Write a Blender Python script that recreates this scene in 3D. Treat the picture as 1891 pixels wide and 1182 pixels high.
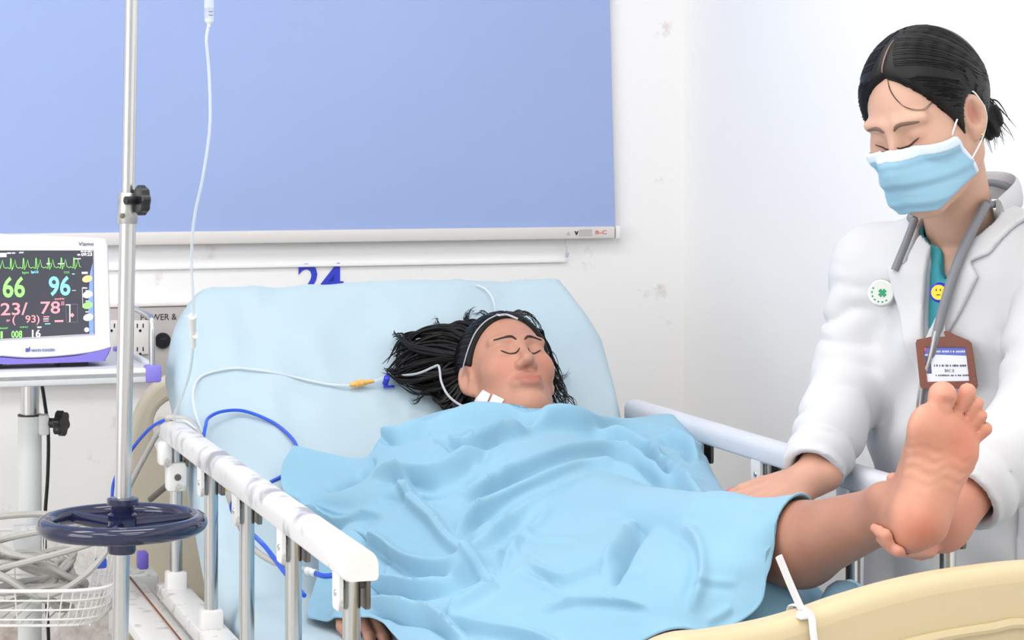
import bpy, bmesh, math, random
import numpy as np
from mathutils import Vector, Matrix, noise as mnoise

scene = bpy.context.scene
for o in list(bpy.data.objects):
    bpy.data.objects.remove(o, do_unlink=True)
COL = scene.collection
RND = random.Random(7)

# ------------------------------------------------------------------ camera, world, light, exposure
F = 4000.0            # focal length in photograph pixels
CX, HY = 945.5, 275.0 # principal column, horizon row
HC = 1.40             # camera height
cam_d = bpy.data.cameras.new('camera')
cam = bpy.data.objects.new('camera', cam_d); COL.objects.link(cam)
cam.location = (0, 0, HC); cam.rotation_euler = (math.pi/2, 0, 0)
cam_d.sensor_width = 36.0; cam_d.lens = F/1891*36.0
cam_d.shift_y = -(591-HY)/1891.0
cam_d.clip_start = 0.05; cam_d.clip_end = 50
scene.camera = cam

wd = bpy.data.worlds.new('daylight'); scene.world = wd
wd.use_nodes = True
wd.node_tree.nodes['Background'].inputs[0].default_value = (0.93, 0.96, 1.0, 1)
wd.node_tree.nodes['Background'].inputs[1].default_value = 1.0

TH = math.atan2(1345, 4000)
U = Vector((math.sin(TH), -math.cos(TH), 0))   # along the bed, head to foot
V = Vector((math.cos(TH), math.sin(TH), 0))    # across the bed
O0 = Vector((-0.592, 3.751, 0))

def B(u, v, z=0.0):
    return O0 + U*u + V*v + Vector((0, 0, z))

def area(name, loc, rot, sx, sy, power, col=(1, 1, 1)):
    d = bpy.data.lights.new(name, 'AREA'); d.shape = 'RECTANGLE'
    d.size = sx; d.size_y = sy; d.energy = power; d.color = col
    o = bpy.data.objects.new(name, d); COL.objects.link(o)
    o.location = loc; o.rotation_euler = rot
    return o
LAMP_SPOTS = [(0.7, 0.1), (0.7, -1.7), (2.2, 0.1), (2.2, -1.7), (3.8, 0.1), (3.8, -1.7)]
for (lu, lv) in LAMP_SPOTS:
    p = B(lu, lv, 2.86)
    area('ceiling_lamp_light', p, (0, 0, math.atan2(V.y, V.x)), 1.15, 0.55, 14.0, (1.0, 0.98, 0.95))
# daylight entering by the wide window in the wall behind the camera and the left wall
pw = B(5.2, -0.9, 1.55)
area('window_daylight', pw, (math.pi/2, 0, math.atan2(V.y, V.x)+math.pi), 3.2, 1.7, 22.0, (0.97, 0.985, 1.0))
pw = B(2.1, -3.05, 1.6)
area('side_window_daylight', pw, (math.pi/2, 0, math.atan2(-U.y, -U.x)+math.pi), 2.2, 1.5, 58.0, (0.97, 0.985, 1.0))

vs = scene.view_settings
vs.view_transform = 'Standard'; vs.look = 'None'; vs.gamma = 1.0
vs.use_curve_mapping = False
vs.exposure = -0.40

# ------------------------------------------------------------------ helpers: pixels to places
def at(px, py, Y):
    return Vector(((px-CX)*Y/F, Y, HC-(py-HY)*Y/F))
CAMP = Vector((0, 0, HC))
def ray(px, py):
    return Vector(((px-CX)/F, 1.0, -(py-HY)/F))
def on_plane(px, py, p0, n):
    d = ray(px, py); t = (p0-CAMP).dot(n)/d.dot(n)
    return CAMP + d*t
def on_u(px, py, u): return on_plane(px, py, B(u, 0), U)
def on_v(px, py, v): return on_plane(px, py, B(0, v), V)
def on_z(px, py, z): return on_plane(px, py, Vector((0, 0, z)), Vector((0, 0, 1)))
HINGE_U, MAT_Z, BACK_A = 0.26, 0.68, math.radians(45)
BACK_N = U*math.sin(BACK_A) + Vector((0, 0, math.cos(BACK_A)))
def on_back(px, py, off=0.0): return on_plane(px, py, B(HINGE_U, 0, MAT_Z)+BACK_N*off, BACK_N)

# ------------------------------------------------------------------ helpers: materials
def s2l(c):
    c = c/255.0
    return c/12.92 if c <= 0.04045 else ((c+0.055)/1.055)**2.4
def rgb(r, g, b): return (s2l(r), s2l(g), s2l(b), 1.0)
MATS = {}
def mat(name, col, rough=0.5, metal=0.0, var=0.0, vscale=8.0, bump=0.0, bscale=60.0, sss=0.0,
        trans=0.0, alpha=1.0, emit=None, estr=0.0, stretch=None, col2=None, thresh=None, sheen=0.0, spec=None, attr=None, coat=0.0):
    if name in MATS: return MATS[name]
    m = bpy.data.materials.new(name); m.use_nodes = True
    nt = m.node_tree; N = nt.nodes; L = nt.links
    b = N['Principled BSDF']
    b.inputs['Base Color'].default_value = col
    b.inputs['Roughness'].default_value = rough
    b.inputs['Metallic'].default_value = metal
    if spec is not None: b.inputs['Specular IOR Level'].default_value = spec
    if sss:
        b.inputs['Subsurface Weight'].default_value = sss
        b.inputs['Subsurface Radius'].default_value = (0.012, 0.005, 0.003)
        b.inputs['Subsurface Scale'].default_value = 1.0
    b.inputs['Transmission Weight'].default_value = trans
    b.inputs['Alpha'].default_value = alpha
    if sheen: b.inputs['Sheen Weight'].default_value = sheen
    if coat: b.inputs['Coat Weight'].default_value = coat
    if emit:
        b.inputs['Emission Color'].default_value = emit
        b.inputs['Emission Strength'].default_value = estr
    tc = N.new('ShaderNodeTexCoord')
    vec = tc.outputs['Object']
    if stretch:
        mp = N.new('ShaderNodeMapping'); mp.inputs['Scale'].default_value = stretch
        L.new(vec, mp.inputs['Vector']); vec = mp.outputs['Vector']
    src = None
    if attr:
        a = N.new('ShaderNodeAttribute'); a.attribute_name = attr
        src = a.outputs['Color']
        L.new(src, b.inputs['Base Color'])
    if var or col2:
        nz = N.new('ShaderNodeTexNoise'); nz.inputs['Scale'].default_value = vscale
        nz.inputs['Detail'].default_value = 6.0
        L.new(vec, nz.inputs['Vector'])
        rmp = N.new('ShaderNodeValToRGB')
        if thresh:
            rmp.color_ramp.elements[0].position = thresh[0]; rmp.color_ramp.elements[1].position = thresh[1]
        else:
            rmp.color_ramp.elements[0].position = 0.3; rmp.color_ramp.elements[1].position = 0.7
        L.new(nz.outputs['Fac'], rmp.inputs['Fac'])
        mx = N.new('ShaderNodeMix'); mx.data_type = 'RGBA'
        L.new(rmp.outputs['Color'], mx.inputs['Factor'])
        if src is not None:
            mx.blend_type = 'MULTIPLY'
            L.new(src, mx.inputs[6]); mx.inputs[7].default_value = (1-var, 1-var*1.3, 1-var*1.3, 1)
        else:
            mx.inputs[6].default_value = col
            mx.inputs[7].default_value = col2 if col2 else (col[0]*(1-var), col[1]*(1-var), col[2]*(1-var), 1)
        L.new(mx.outputs[2], b.inputs['Base Color'])
    if bump:
        nb = N.new('ShaderNodeTexNoise'); nb.inputs['Scale'].default_value = bscale
        nb.inputs['Detail'].default_value = 4.0
        L.new(vec, nb.inputs['Vector'])
        bp = N.new('ShaderNodeBump'); bp.inputs['Strength'].default_value = bump
        bp.inputs['Distance'].default_value = 0.004
        L.new(nb.outputs['Fac'], bp.inputs['Height']); L.new(bp.outputs['Normal'], b.inputs['Normal'])
    MATS[name] = m
    return m

# ------------------------------------------------------------------ helpers: meshes
def R3(z=None, x=None):
    """columns = axes; default room frame: x across, y back (-U), z up"""
    return Matrix((V, -U, Vector((0, 0, 1)))).transposed()
ROOM = R3()

def g_box(c, size, rot=ROOM, bev=0.0, seg=2):
    bm = bmesh.new(); bmesh.ops.create_cube(bm, size=1.0)
    for v in bm.verts: v.co = Vector((v.co.x*size[0], v.co.y*size[1], v.co.z*size[2]))
    if bev: bmesh.ops.bevel(bm, geom=list(bm.edges), offset=bev, segments=seg, profile=0.5, affect='EDGES')
    vs_ = [c + rot @ v.co for v in bm.verts]
    bm.verts.index_update()
    fs = [[v.index for v in f.verts] for f in bm.faces]
    bm.free()
    return vs_, fs

def catmull(pts, n=8, closed=False):
    P = [Vector(p) for p in pts]; out = []
    m = len(P)
    rng = range(m if closed else m-1)
    for i in rng:
        if closed:
            p0, p1, p2, p3 = P[(i-1) % m], P[i], P[(i+1) % m], P[(i+2) % m]
        else:
            p0 = P[i-1] if i > 0 else P[i]*2-P[i+1]
            p1, p2 = P[i], P[i+1]
            p3 = P[i+2] if i+2 < m else P[i+1]*2-P[i]
        for k in range(n):
            t = k/n
            out.append(0.5*((2*p1)+(p2-p0)*t+(2*p0-5*p1+4*p2-p3)*t*t+(3*p1-p0-3*p2+p3)*t*t*t))
    if not closed: out.append(P[-1])
    return out

def g_tube(path, r, n=8, closed=False, ell=None, up0=None):
    """sweep a circle (or ellipse) along path; r number or list"""
    P = [Vector(p) for p in path]; m = len(P)
    rs = r if isinstance(r, (list, tuple)) else [r]*m
    tang = []
    for i in range(m):
        a = P[(i-1) % m] if (closed or i > 0) else P[i]
        b = P[(i+1) % m] if (closed or i < m-1) else P[i]
        t = (b-a)
        tang.append(t.normalized() if t.length > 1e-9 else Vector((0, 0, 1)))
    t0 = tang[0]
    if up0 is None:
        up0 = Vector((0, 0, 1)) if abs(t0.z) < 0.9 else Vector((0, 1, 0))
    nrm = (up0 - t0*up0.dot(t0)).normalized()
    vs_, fs = [], []
    for i in range(m):
        t = tang[i]
        nrm = (nrm - t*nrm.dot(t))
        nrm = nrm.normalized() if nrm.length > 1e-9 else t.orthogonal().normalized()
        bn = t.cross(nrm)
        ea, eb = ell if ell else (1, 1)
        for k in range(n):
            a = 2*math.pi*k/n
            vs_.append(P[i] + nrm*(math.cos(a)*rs[i]*ea) + bn*(math.sin(a)*rs[i]*eb))
    for i in range(m if closed else m-1):
        j = (i+1) % m
        for k in range(n):
            l = (k+1) % n
            fs.append([i*n+k, i*n+l, j*n+l, j*n+k])
    if not closed:
        fs.append(list(range(n))[::-1]); fs.append([(m-1)*n+k for k in range(n)])
    return vs_, fs

def g_cyl(a, b, r, n=20, r2=None, bev=0.0):
    a, b = Vector(a), Vector(b)
    r2 = r if r2 is None else r2
    if bev:
        d = (b-a).normalized()
        return g_tube([a, a+d*bev*0.3, a+d*bev, b-d*bev, b-d*bev*0.3, b], [r-bev, r-bev*0.3, r, r2, r2-bev*0.3, r2-bev], n)
    return g_tube([a, b], [r, r2], n)

def g_lathe(c, axis, prof, n=24):
    """prof: list of (distance along axis, radius)"""
    axis = Vector(axis).normalized(); c = Vector(c)
    return g_tube([c+axis*p[0] for p in prof], [max(p[1], 1e-4) for p in prof], n)

def g_prism(poly, origin, ax, ay, az, th):
    """polygon in (ax,ay) extruded from 0 to th along az"""
    n = len(poly)
    vs_ = [origin+ax*p[0]+ay*p[1] for p in poly]+[origin+ax*p[0]+ay*p[1]+az*th for p in poly]
    fs = [list(range(n))[::-1], [n+i for i in range(n)]]
    for i in range(n):
        j = (i+1) % n
        fs.append([i, j, n+j, n+i])
    return vs_, fs

def g_join(*gs):
    vs_, fs = [], []
    for g in gs:
        o = len(vs_); vs_ += list(g[0]); fs += [[i+o for i in f] for f in g[1]]
    return vs_, fs

ORI = {}
def obj(name, geo, material, parent=None, smooth=True, label=None, cat=None, group=None, kind=None, origin=None, colors=None, fix=True):
    me = bpy.data.meshes.new(name)
    vs_, fs = geo
    A = np.array([tuple(v) for v in vs_], dtype=np.float64) if not isinstance(vs_, np.ndarray) else vs_
    if origin is None:
        lo, hi = A.min(0), A.max(0)
        origin = Vector(((lo[0]+hi[0])/2, (lo[1]+hi[1])/2, lo[2]))
    A = A - np.array(tuple(origin))
    me.from_pydata(A.tolist(), [], fs if isinstance(fs, list) else fs.tolist())
    if fix:
        bm = bmesh.new(); bm.from_mesh(me)
        bmesh.ops.recalc_face_normals(bm, faces=bm.faces); bm.to_mesh(me); bm.free()
    if colors is not None:
        ca = me.color_attributes.new('tint', 'FLOAT_COLOR', 'POINT')
        ca.data.foreach_set('color', np.asarray(colors, dtype=np.float32).ravel())
    me.update()
    if smooth:
        me.polygons.foreach_set('use_smooth', [True]*len(me.polygons))
        try: me.set_sharp_from_angle(angle=math.radians(38 if smooth is True else smooth))
        except Exception: pass
    if isinstance(material, (list, tuple)):
        for m in material: me.materials.append(m)
    else: me.materials.append(material)
    o = bpy.data.objects.new(name, me); COL.objects.link(o)
    ORI[o.name] = Vector(origin)
    if parent is not None:
        o.parent = parent; o.location = Vector(origin) - ORI[parent.name]
    else: o.location = origin
    tag(o, label, cat, group, kind)
    return o

def tag(o, label=None, cat=None, group=None, kind=None):
    if label: o['label'] = label
    if cat: o['category'] = cat
    if group: o['group'] = group
    if kind: o['kind'] = kind
    return o

def thing(name, label, cat, loc, group=None):
    o = bpy.data.objects.new(name, None); COL.objects.link(o)
    o.location = loc; ORI[o.name] = Vector(loc); o.empty_display_size = 0.05
    return tag(o, label, cat, group)

def g_text(body, origin, ax, ay, w=None, h=None, th=0.0006, bold=0.0, center=False):
    c = bpy.data.curves.new('txt', 'FONT'); c.body = body; c.size = 1.0; c.resolution_u = 3
    c.offset = bold
    o = bpy.data.objects.new('txt', c); COL.objects.link(o)
    dg = bpy.context.evaluated_depsgraph_get()
    me = bpy.data.meshes.new_from_object(o.evaluated_get(dg))
    co = np.array([v.co[:] for v in me.vertices]); fs = [list(p.vertices) for p in me.polygons]
    bpy.data.objects.remove(o); bpy.data.curves.remove(c); bpy.data.meshes.remove(me)
    lo, hi = co.min(0), co.max(0)
    s = hi-lo
    if h is None: h = w*s[1]/s[0]
    if w is None: w = h*s[0]/s[1]
    az = ax.cross(ay)
    x = (co[:, 0]-lo[0])/s[0]*w - (w/2 if center else 0); y = (co[:, 1]-lo[1])/s[1]*h
    n = len(co)
    bot = [origin+ax*float(x[i])+ay*float(y[i]) for i in range(n)]
    top = [p+az*th for p in bot]
    # side walls on boundary edges
    from collections import Counter
    cnt = Counter()
    for f in fs:
        for i in range(len(f)):
            cnt[(f[i], f[(i+1) % len(f)])] += 1
    F2 = [[i+n for i in f] for f in fs]
    for (a, b) in list(cnt):
        if (b, a) not in cnt: F2.append([a, b, b+n, a+n])
    return bot+top, F2

Zup = Vector((0, 0, 1))
# ================================================================== the room
WALL_U, WALL_V = -0.75, 1.284
RU0, RU1, RV0, RV1, CH = WALL_U, 5.6, -3.3, WALL_V, 2.9

def wall_material():
    m = bpy.data.materials.new('white_wall_paint'); m.use_nodes = True
    nt = m.node_tree; N = nt.nodes; L = nt.links; b = N['Principled BSDF']
    b.inputs['Roughness'].default_value = 0.55
    tc = N.new('ShaderNodeNewGeometry')
    n1 = N.new('ShaderNodeTexNoise'); n1.inputs['Scale'].default_value = 7.0; n1.inputs['Detail'].default_value = 9.0; n1.inputs['Roughness'].default_value = 0.68
    n2 = N.new('ShaderNodeTexNoise'); n2.inputs['Scale'].default_value = 1.3; n2.inputs['Detail'].default_value = 3.0
    L.new(tc.outputs['Position'], n1.inputs['Vector']); L.new(tc.outputs['Position'], n2.inputs['Vector'])
    sp = N.new('ShaderNodeSeparateXYZ'); L.new(tc.outputs['Position'], sp.inputs[0])
    # scuffs and damp stains gather on the lowest part of the wall
    mr = N.new('ShaderNodeMapRange'); mr.inputs[1].default_value = 0.80; mr.inputs[2].default_value = 0.42
    mr.inputs[3].default_value = 0.0; mr.inputs[4].default_value = 0.15; L.new(sp.outputs['Z'], mr.inputs[0])
    ad = N.new('ShaderNodeMath'); ad.operation = 'ADD'; L.new(n1.outputs['Fac'], ad.inputs[0]); L.new(mr.outputs[0], ad.inputs[1])
    rp = N.new('ShaderNodeValToRGB'); rp.color_ramp.elements[0].position = 0.60; rp.color_ramp.elements[1].position = 0.80
    rp.color_ramp.elements[0].color = (0, 0, 0, 1); rp.color_ramp.elements[1].color = (1, 1, 1, 1)
    L.new(ad.outputs[0], rp.inputs['Fac'])
    mx = N.new('ShaderNodeMix'); mx.data_type = 'RGBA'
    mx.inputs[6].default_value = rgb(250, 249, 249); mx.inputs[7].default_value = rgb(165, 130, 110)
    mu = N.new('ShaderNodeMath'); mu.operation = 'MULTIPLY'; mu.inputs[1].default_value = 0.75
    L.new(rp.outputs['Color'], mu.inputs[0]); L.new(mu.outputs[0], mx.inputs['Factor'])
    L.new(mx.outputs[2], b.inputs['Base Color'])
    bp = N.new('ShaderNodeBump'); bp.inputs['Strength'].default_value = 0.15; bp.inputs['Distance'].default_value = 0.004
    L.new(n1.outputs['Fac'], bp.inputs['Height']); L.new(bp.outputs['Normal'], b.inputs['Normal'])
    return m
M_WALL = wall_material()
M_WHITE_WALL = mat('plain_white_paint', rgb(250, 250, 250), 0.6, var=0.02, vscale=1.5, bump=0.1, bscale=90)
M_FLOOR = mat('grey_vinyl_floor', rgb(205, 203, 198), 0.35, var=0.1, vscale=30)

def rbox(name, u0, u1, v0, v1, z0, z1, m, **k):
    return obj(name, g_box(B((u0+u1)/2, (v0+v1)/2, (z0+z1)/2), (abs(v1-v0), abs(u1-u0), z1-z0)), m, smooth=False, **k)
rbox('floor', RU0-.1, RU1+.1, RV0-.1, RV1+.1, -.1, 0, M_FLOOR, kind='structure', label='pale grey vinyl hospital floor', cat='floor')
rbox('ceiling', RU0-.1, RU1+.1, RV0-.1, RV1+.1, CH, CH+.1, M_WHITE_WALL, kind='structure', label='plain white ceiling', cat='ceiling')
rbox('wall_back', RU0-.1, RU0, RV0-.1, RV1+.1, 0, CH, M_WALL, kind='structure', label='white scuffed wall behind the head of the bed', cat='wall')
rbox('wall_right', RU0, RU1+.1, RV1, RV1+.1, 0, CH, M_WHITE_WALL, kind='structure', label='plain white wall behind the standing doctor', cat='wall')
# left wall and rear wall have window openings
def wall_with_hole(name, fn, a0, a1, h0, h1, z0, z1, label):
    gs = [fn(a0, h0, 0, CH), fn(h1, a1, 0, CH), fn(h0, h1, 0, z0), fn(h0, h1, z1, CH)]
    return obj(name, g_join(*gs), M_WHITE_WALL, smooth=False, kind='structure', label=label, cat='wall')
wall_with_hole('wall_left', lambda a, b, z0, z1: g_box(B((a+b)/2, RV0-.05, (z0+z1)/2), (.1, b-a, z1-z0)), RU0, RU1, 0.95, 3.25, .82, 2.38, 'white side wall with a wide window')
wall_with_hole('wall_front', lambda a, b, z0, z1: g_box(B(RU1+.05, (a+b)/2, (z0+z1)/2), (b-a, .1, z1-z0)), RV0-.1, RV1+.1, -2.6, .8, .65, 2.45, 'white wall behind the photographer with a wide window')
M_FRAME = mat('white_window_frame', rgb(238, 238, 238), 0.4)
def winframe(name, origin, ax, w, h):
    gs = []
    for i in range(4):
        gs.append(g_box(origin+ax*(w*i/3)+Zup*(h/2), (.05, .05, h), Matrix((ax, Zup.cross(ax), Zup)).transposed()))
    for zz in (0, h):
        gs.append(g_box(origin+ax*(w/2)+Zup*zz, (w+.05, .05, .05), Matrix((ax, Zup.cross(ax), Zup)).transposed()))
    obj(name, g_join(*gs), M_FRAME, smooth=False, kind='structure', label='white window frame in three panes', cat='window')
winframe('window_1', B(.95, RV0-.05, .82), U, 2.3, 1.56)
winframe('window_2', B(RU1+.05, -2.6, .65), V, 3.4, 1.8)
# ceiling lamps
M_DIFF = mat('lamp_diffuser', rgb(255, 255, 255), 0.4, emit=(1, .98, .95, 1), estr=2.5)
lamp0 = None
for i, (lu, lv) in enumerate(LAMP_SPOTS):
    c = B(lu, lv, CH)
    if lamp0 is None:
        t = thing('ceiling_lamp', 'white rectangular fluorescent lamp fixed to the ceiling', 'lamp', c, 'ceiling lamps')
        fr = g_join(g_box(c-Zup*.0125+V*.605, (.03, .63, .025)), g_box(c-Zup*.0125-V*.605, (.03, .63, .025)),
                    g_box(c-Zup*.0125+U*.3, (1.2, .03, .025)), g_box(c-Zup*.0125-U*.3, (1.2, .03, .025)))
        a = obj('lamp_frame', fr, M_FRAME, t, smooth=False)
        b_ = obj('diffuser', g_box(c-Zup*.008, (1.18, .58, .01)), M_DIFF, t, smooth=False)
        lamp0 = (t, a, b_)
    else:
        t = lamp0[0].copy(); COL.objects.link(t); t.location = c
        for ch in lamp0[1:]:
            k = ch.copy(); COL.objects.link(k); k.parent = t

# ------------------------------------------------------------------ blind, number, power panel on the back wall
M_BLIND = mat('blue_blind_fabric', rgb(158, 178, 224), 0.7, var=0.04, vscale=2.0, bump=0.05, bscale=500)
M_BAR = mat('ivory_plastic_bar', rgb(226, 221, 217), 0.35)
M_BLUE_INK = mat('royal_blue_paint', rgb(52, 66, 205), 0.5)
M_BLACK = mat('black_plastic', rgb(24, 24, 28), 0.35)
M_DKGREY = mat('dark_grey_print', rgb(60, 60, 64), 0.5)
M_GREYP = mat('grey_print', rgb(190, 186, 186), 0.5)
M_REDINK = mat('red_print', rgb(225, 96, 86), 0.5)
BU = -0.732
br = on_u(1136, 418, BU); vr = (br-O0).dot(V); zb = br.z
t = thing('roller_blind', 'large periwinkle blue roller blind drawn down over the back wall', 'blind', B(BU, .1, zb-.03))
# fabric with slight waviness
nu, nz_ = 60, 24
vv = []; ff = []
for s in range(2):
    for i in range(nu+1):
        for j in range(nz_+1):
            v = -1.3 + (vr+1.3)*i/nu; z = zb + (2.6-zb)*j/nz_
            vv.append(B(BU - .0015*s + .003*math.sin(v*5.1+z*1.7)*math.sin(z*2.3), v - .012*(z-zb)/.5*max(0, (v+1.3)/(vr+1.3)), z))
w_ = (nz_+1); tot = (nu+1)*w_
for i in range(nu):
    for j in range(nz_):
        a = i*w_+j
        ff.append([a, a+w_, a+w_+1, a+1]); ff.append([tot+a, tot+a+1, tot+a+w_+1, tot+a+w_])
for j in range(nz_):
    a = nu*w_+j; ff.append([a, a+1, tot+a+1, tot+a])
    a = j; ff.append([a, a+1, tot+a+1, tot+a])
obj('blind_fabric', (vv, ff), M_BLIND, t)
obj('bottom_bar', g_box(B(BU+.004, (vr-1.3)/2-.004, zb-.013), (vr+1.3, .016, .027), bev=.004), M_BAR, t)
obj('end_cap', g_box(B(BU+.004, vr+.004, zb-.013), (.012, .02, .029), bev=.003), M_FRAME, t)
obj('head_roller', g_cyl(B(BU-.01, -1.32, 2.62), B(BU-.01, vr+.02, 2.62), .03), M_FRAME, t)
def barx(px): return on_u(px, 433, BU+.0125)
p = barx(1072)
lab = obj('sticker', g_box(Vector((p.x, p.y, zb-.0125)) + V*.012, (.03, .001, .014)), M_GREYP, t, smooth=False)
p = barx(1100); obj('sticker_lettering', g_text('B-C', Vector((p.x, p.y, zb-.016)), V, Zup, h=.008, w=.026), M_REDINK, t, smooth=False)
p = barx(1061); obj('tick_mark', g_text('v', Vector((p.x, p.y, zb-.018)), V, Zup, h=.009, bold=.03), M_BLACK, t, smooth=False)
p = barx(1046); obj('warning_mark', g_prism([(0, 0), (.009, 0), (.0045, .008)], Vector((p.x, p.y, zb-.017)), V, Zup, U, .0006), M_GREYP, t, smooth=False)
# bead stop under the bar
p = on_u(1044, 445, BU)
ch = [g_tube(catmull([p, on_u(1046, 456, BU), on_u(1047, 466, BU)], 4), .0012, 6)]
ch.append(g_lathe(on_u(1047, 474, BU), Zup, [(-.002, .0005), (0, .004), (.008, .0045), (.012, .001)], 10))
obj('pull_bead', g_join(*ch), mat('pale_grey_plastic', rgb(196, 196, 206), .4), t)

# bed number on the wall
p0 = on_u(550, 551, WALL_U+.0006); p1 = on_u(634, 551, WALL_U+.0006); p2 = on_u(550, 487, WALL_U+.0006)
obj('bed_number', g_text('24', p0, V, Zup, w=(p1-p0).length, h=(p2-p0).length, bold=.012, th=.0012), M_BLUE_INK, smooth=False,
    label='blue bed number 24 on the white wall above the mattress', cat='number')
# thin raised wall panel edge under the blind
pz = on_u(700, 488, WALL_U).z
obj('trim_1', g_box(B(WALL_U+.004, -.3, pz), (2.6, .008, .006), bev=.002), M_WHITE_WALL, kind='structure', label='thin white ledge on the back wall', cat='trim')

# power panel
M_PANEL = mat('warm_grey_enamel', rgb(196, 190, 188), 0.45, var=.03, vscale=12)
M_OUT = mat('ivory_outlet_plastic', rgb(232, 228, 224), .35)
PU = -0.715
pt = on_u(300, 566, PU); pb = on_u(300, 699, PU)
vl = -1.0; vR = .46
t = thing('outlet_station', 'warm grey wall power panel with outlets and POWER lettering beside the bed', 'power panel', B(WALL_U, (vl+vR)/2, pb.z))
obj('panel_body', g_box(B((WALL_U+PU)/2, (vl+vR)/2, (pt.z+pb.z)/2), (vR-vl, PU-WALL_U, pt.z-pb.z), bev=.004), M_PANEL, t)
obj('panel_top_edge', g_box(B((WALL_U+PU)/2, (vl+vR)/2, pt.z+.003), (vR-vl+.004, PU-WALL_U+.006, .005), bev=.001), M_OUT, t)
for k, (tx, px, wpx) in enumerate([('POWER &', 260, 66), ('DATA', 340, 40)]):
    a = on_u(px, 592, PU+.0004); b2 = on_u(px+wpx, 592, PU+.0004); c2 = on_u(px, 580.5, PU+.0004)
    obj('panel_lettering', g_text(tx, a, V, Zup, w=(b2-a).length, h=(c2-a).length), M_DKGREY, t, smooth=False)
for (px, py) in [(205, 612), (258, 612), (150, 612)]:
    c = on_u(px, py, PU); zz = c.z
    plate = obj('outlet', g_box(c+U*.003-Zup*.012, (.036, .006, .07), bev=.002), M_OUT, t)
    for dz in (.012, -.036):
        cc = c+U*.0063+Zup*(dz)
        obj('socket_holes', g_join(g_box(cc+V*.006, (.0022, .001, .0085)), g_box(cc-V*.006, (.0022, .001, .0085)), g_cyl(cc-Zup*.010, cc-Zup*.010+U*.0006, .0028, 10)), M_BLACK, plate, smooth=False)
c = on_u(300, 629, PU)
s_ = obj('round_socket', g_lathe(c, U, [(0, .0165), (.006, .0165), (.008, .015), (.008, .001)], 28), M_BLACK, t)
obj('socket_slot', g_box(c+U*.0085+Zup*.004, (.012, .001, .002)), M_DKGREY, s_, smooth=False)

# ================================================================== the bed
M_ENAMEL = mat('worn_white_enamel', rgb(236, 234, 232), .35, col2=rgb(196, 190, 184), vscale=38, thresh=(.57, .66), bump=.05)
M_RAILP = mat('chipped_white_rail_plastic', rgb(220, 219, 220), .45, col2=rgb(158, 158, 164), vscale=15, thresh=(.55, .66), stretch=(1, 1, 1), bump=.08, bscale=30)
M_RAILR = mat('white_rail_plastic', rgb(214, 217, 226), .4, var=.05, vscale=10)
M_CHROME = mat('brushed_steel', rgb(212, 211, 210), .24, 1.0, var=.12, vscale=14, stretch=(1, 1, .2))
M_STEELD = mat('dull_dark_bracket', rgb(120, 114, 108), .4, .7)
M_BEIGE = mat('beige_moulded_plastic', rgb(208, 190, 152), .38, var=.03, vscale=3, bump=.03)
M_RUST = mat('rust_brown_edge', rgb(140, 84, 58), .8, var=.3, vscale=40)
HU, FU = -0.47, 1.60
RZ = HC-.483
bed = thing('hospital_bed', 'adjustable hospital bed with beige end boards, white frame and folding side rails', 'bed', B(.55, .43, 0))

# frame
gs = []
for v in (-.045, .905):
    gs.append(g_box(B(.62, v, .595), (.05, 1.75, .055), bev=.004))
for u in (HU+.06, .3, .95, FU-.05):
    gs.append(g_box(B(u, .43, .50), (.95, .05, .05), bev=.003))
for v in (.06, .80):
    gs.append(g_box(B(.565, v, .50), (.05, 2.0, .06), bev=.003))
gs.append(g_box(B(.565, .43, .32), (.5, 1.7, .05), bev=.004))
for u in (-.2, 1.35):
    for v in (.1, .76): gs.append(g_box(B(u, v, .29), (.05, .05, .42), bev=.003))
for u in (-.2, 1.35): gs.append(g_box(B(u, .43, .13), (.75, .06, .05), bev=.003))
obj('bed_frame', g_join(*gs), M_ENAMEL, bed)
# wide side beam that carries the rail, with its rust seam
obj('side_beam', g_join(g_box(B(.62, -.075, .622), (.055, 1.72, .02), bev=.003), g_box(B(-.20, -.03, .60), (.07, .10, .07), bev=.004)), M_ENAMEL, bed)
obj('rust_seam', g_box(B(.62, -.047, .6335), (.0025, 1.6, .002)), M_RUST, bed, smooth=False)
# deck under the mattress
dk = []
L_ = .78
for (u0, z0, u1, z1) in [(HINGE_U-.01, .535, HINGE_U-L_*math.cos(BACK_A)+.03, .535+L_*math.sin(BACK_A)-.03), (HINGE_U, .54, FU-.06, .54)]:
    a = B(u0, .43, z0); b2 = B(u1, .43, z1); d = (b2-a); n_ = V.cross(d.normalized())
    dk.append(g_box((a+b2)/2, (.74, d.length, .018), Matrix((V, d.normalized(), n_)).transposed(), bev=.003))
obj('deck', g_join(*dk), M_ENAMEL, bed)
# casters
M_RUB = mat('grey_rubber', rgb(70, 70, 74), .7)
for u in (-.2, 1.35):
    for v in (.1, .76):
        c = B(u, v, .055)
        w = obj('caster_wheel', g_lathe(c-V*.015, V, [(0, .035), (.004, .053), (.026, .053), (.03, .035)], 24), M_RUB, bed)
        obj('caster_fork', g_join(g_box(c+Zup*.045+V*.02, (.004, .03, .09)), g_box(c+Zup*.045-V*.02, (.004, .03, .09)), g_box(c+Zup*.085, (.045, .035, .012))), M_CHROME, w)

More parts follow.
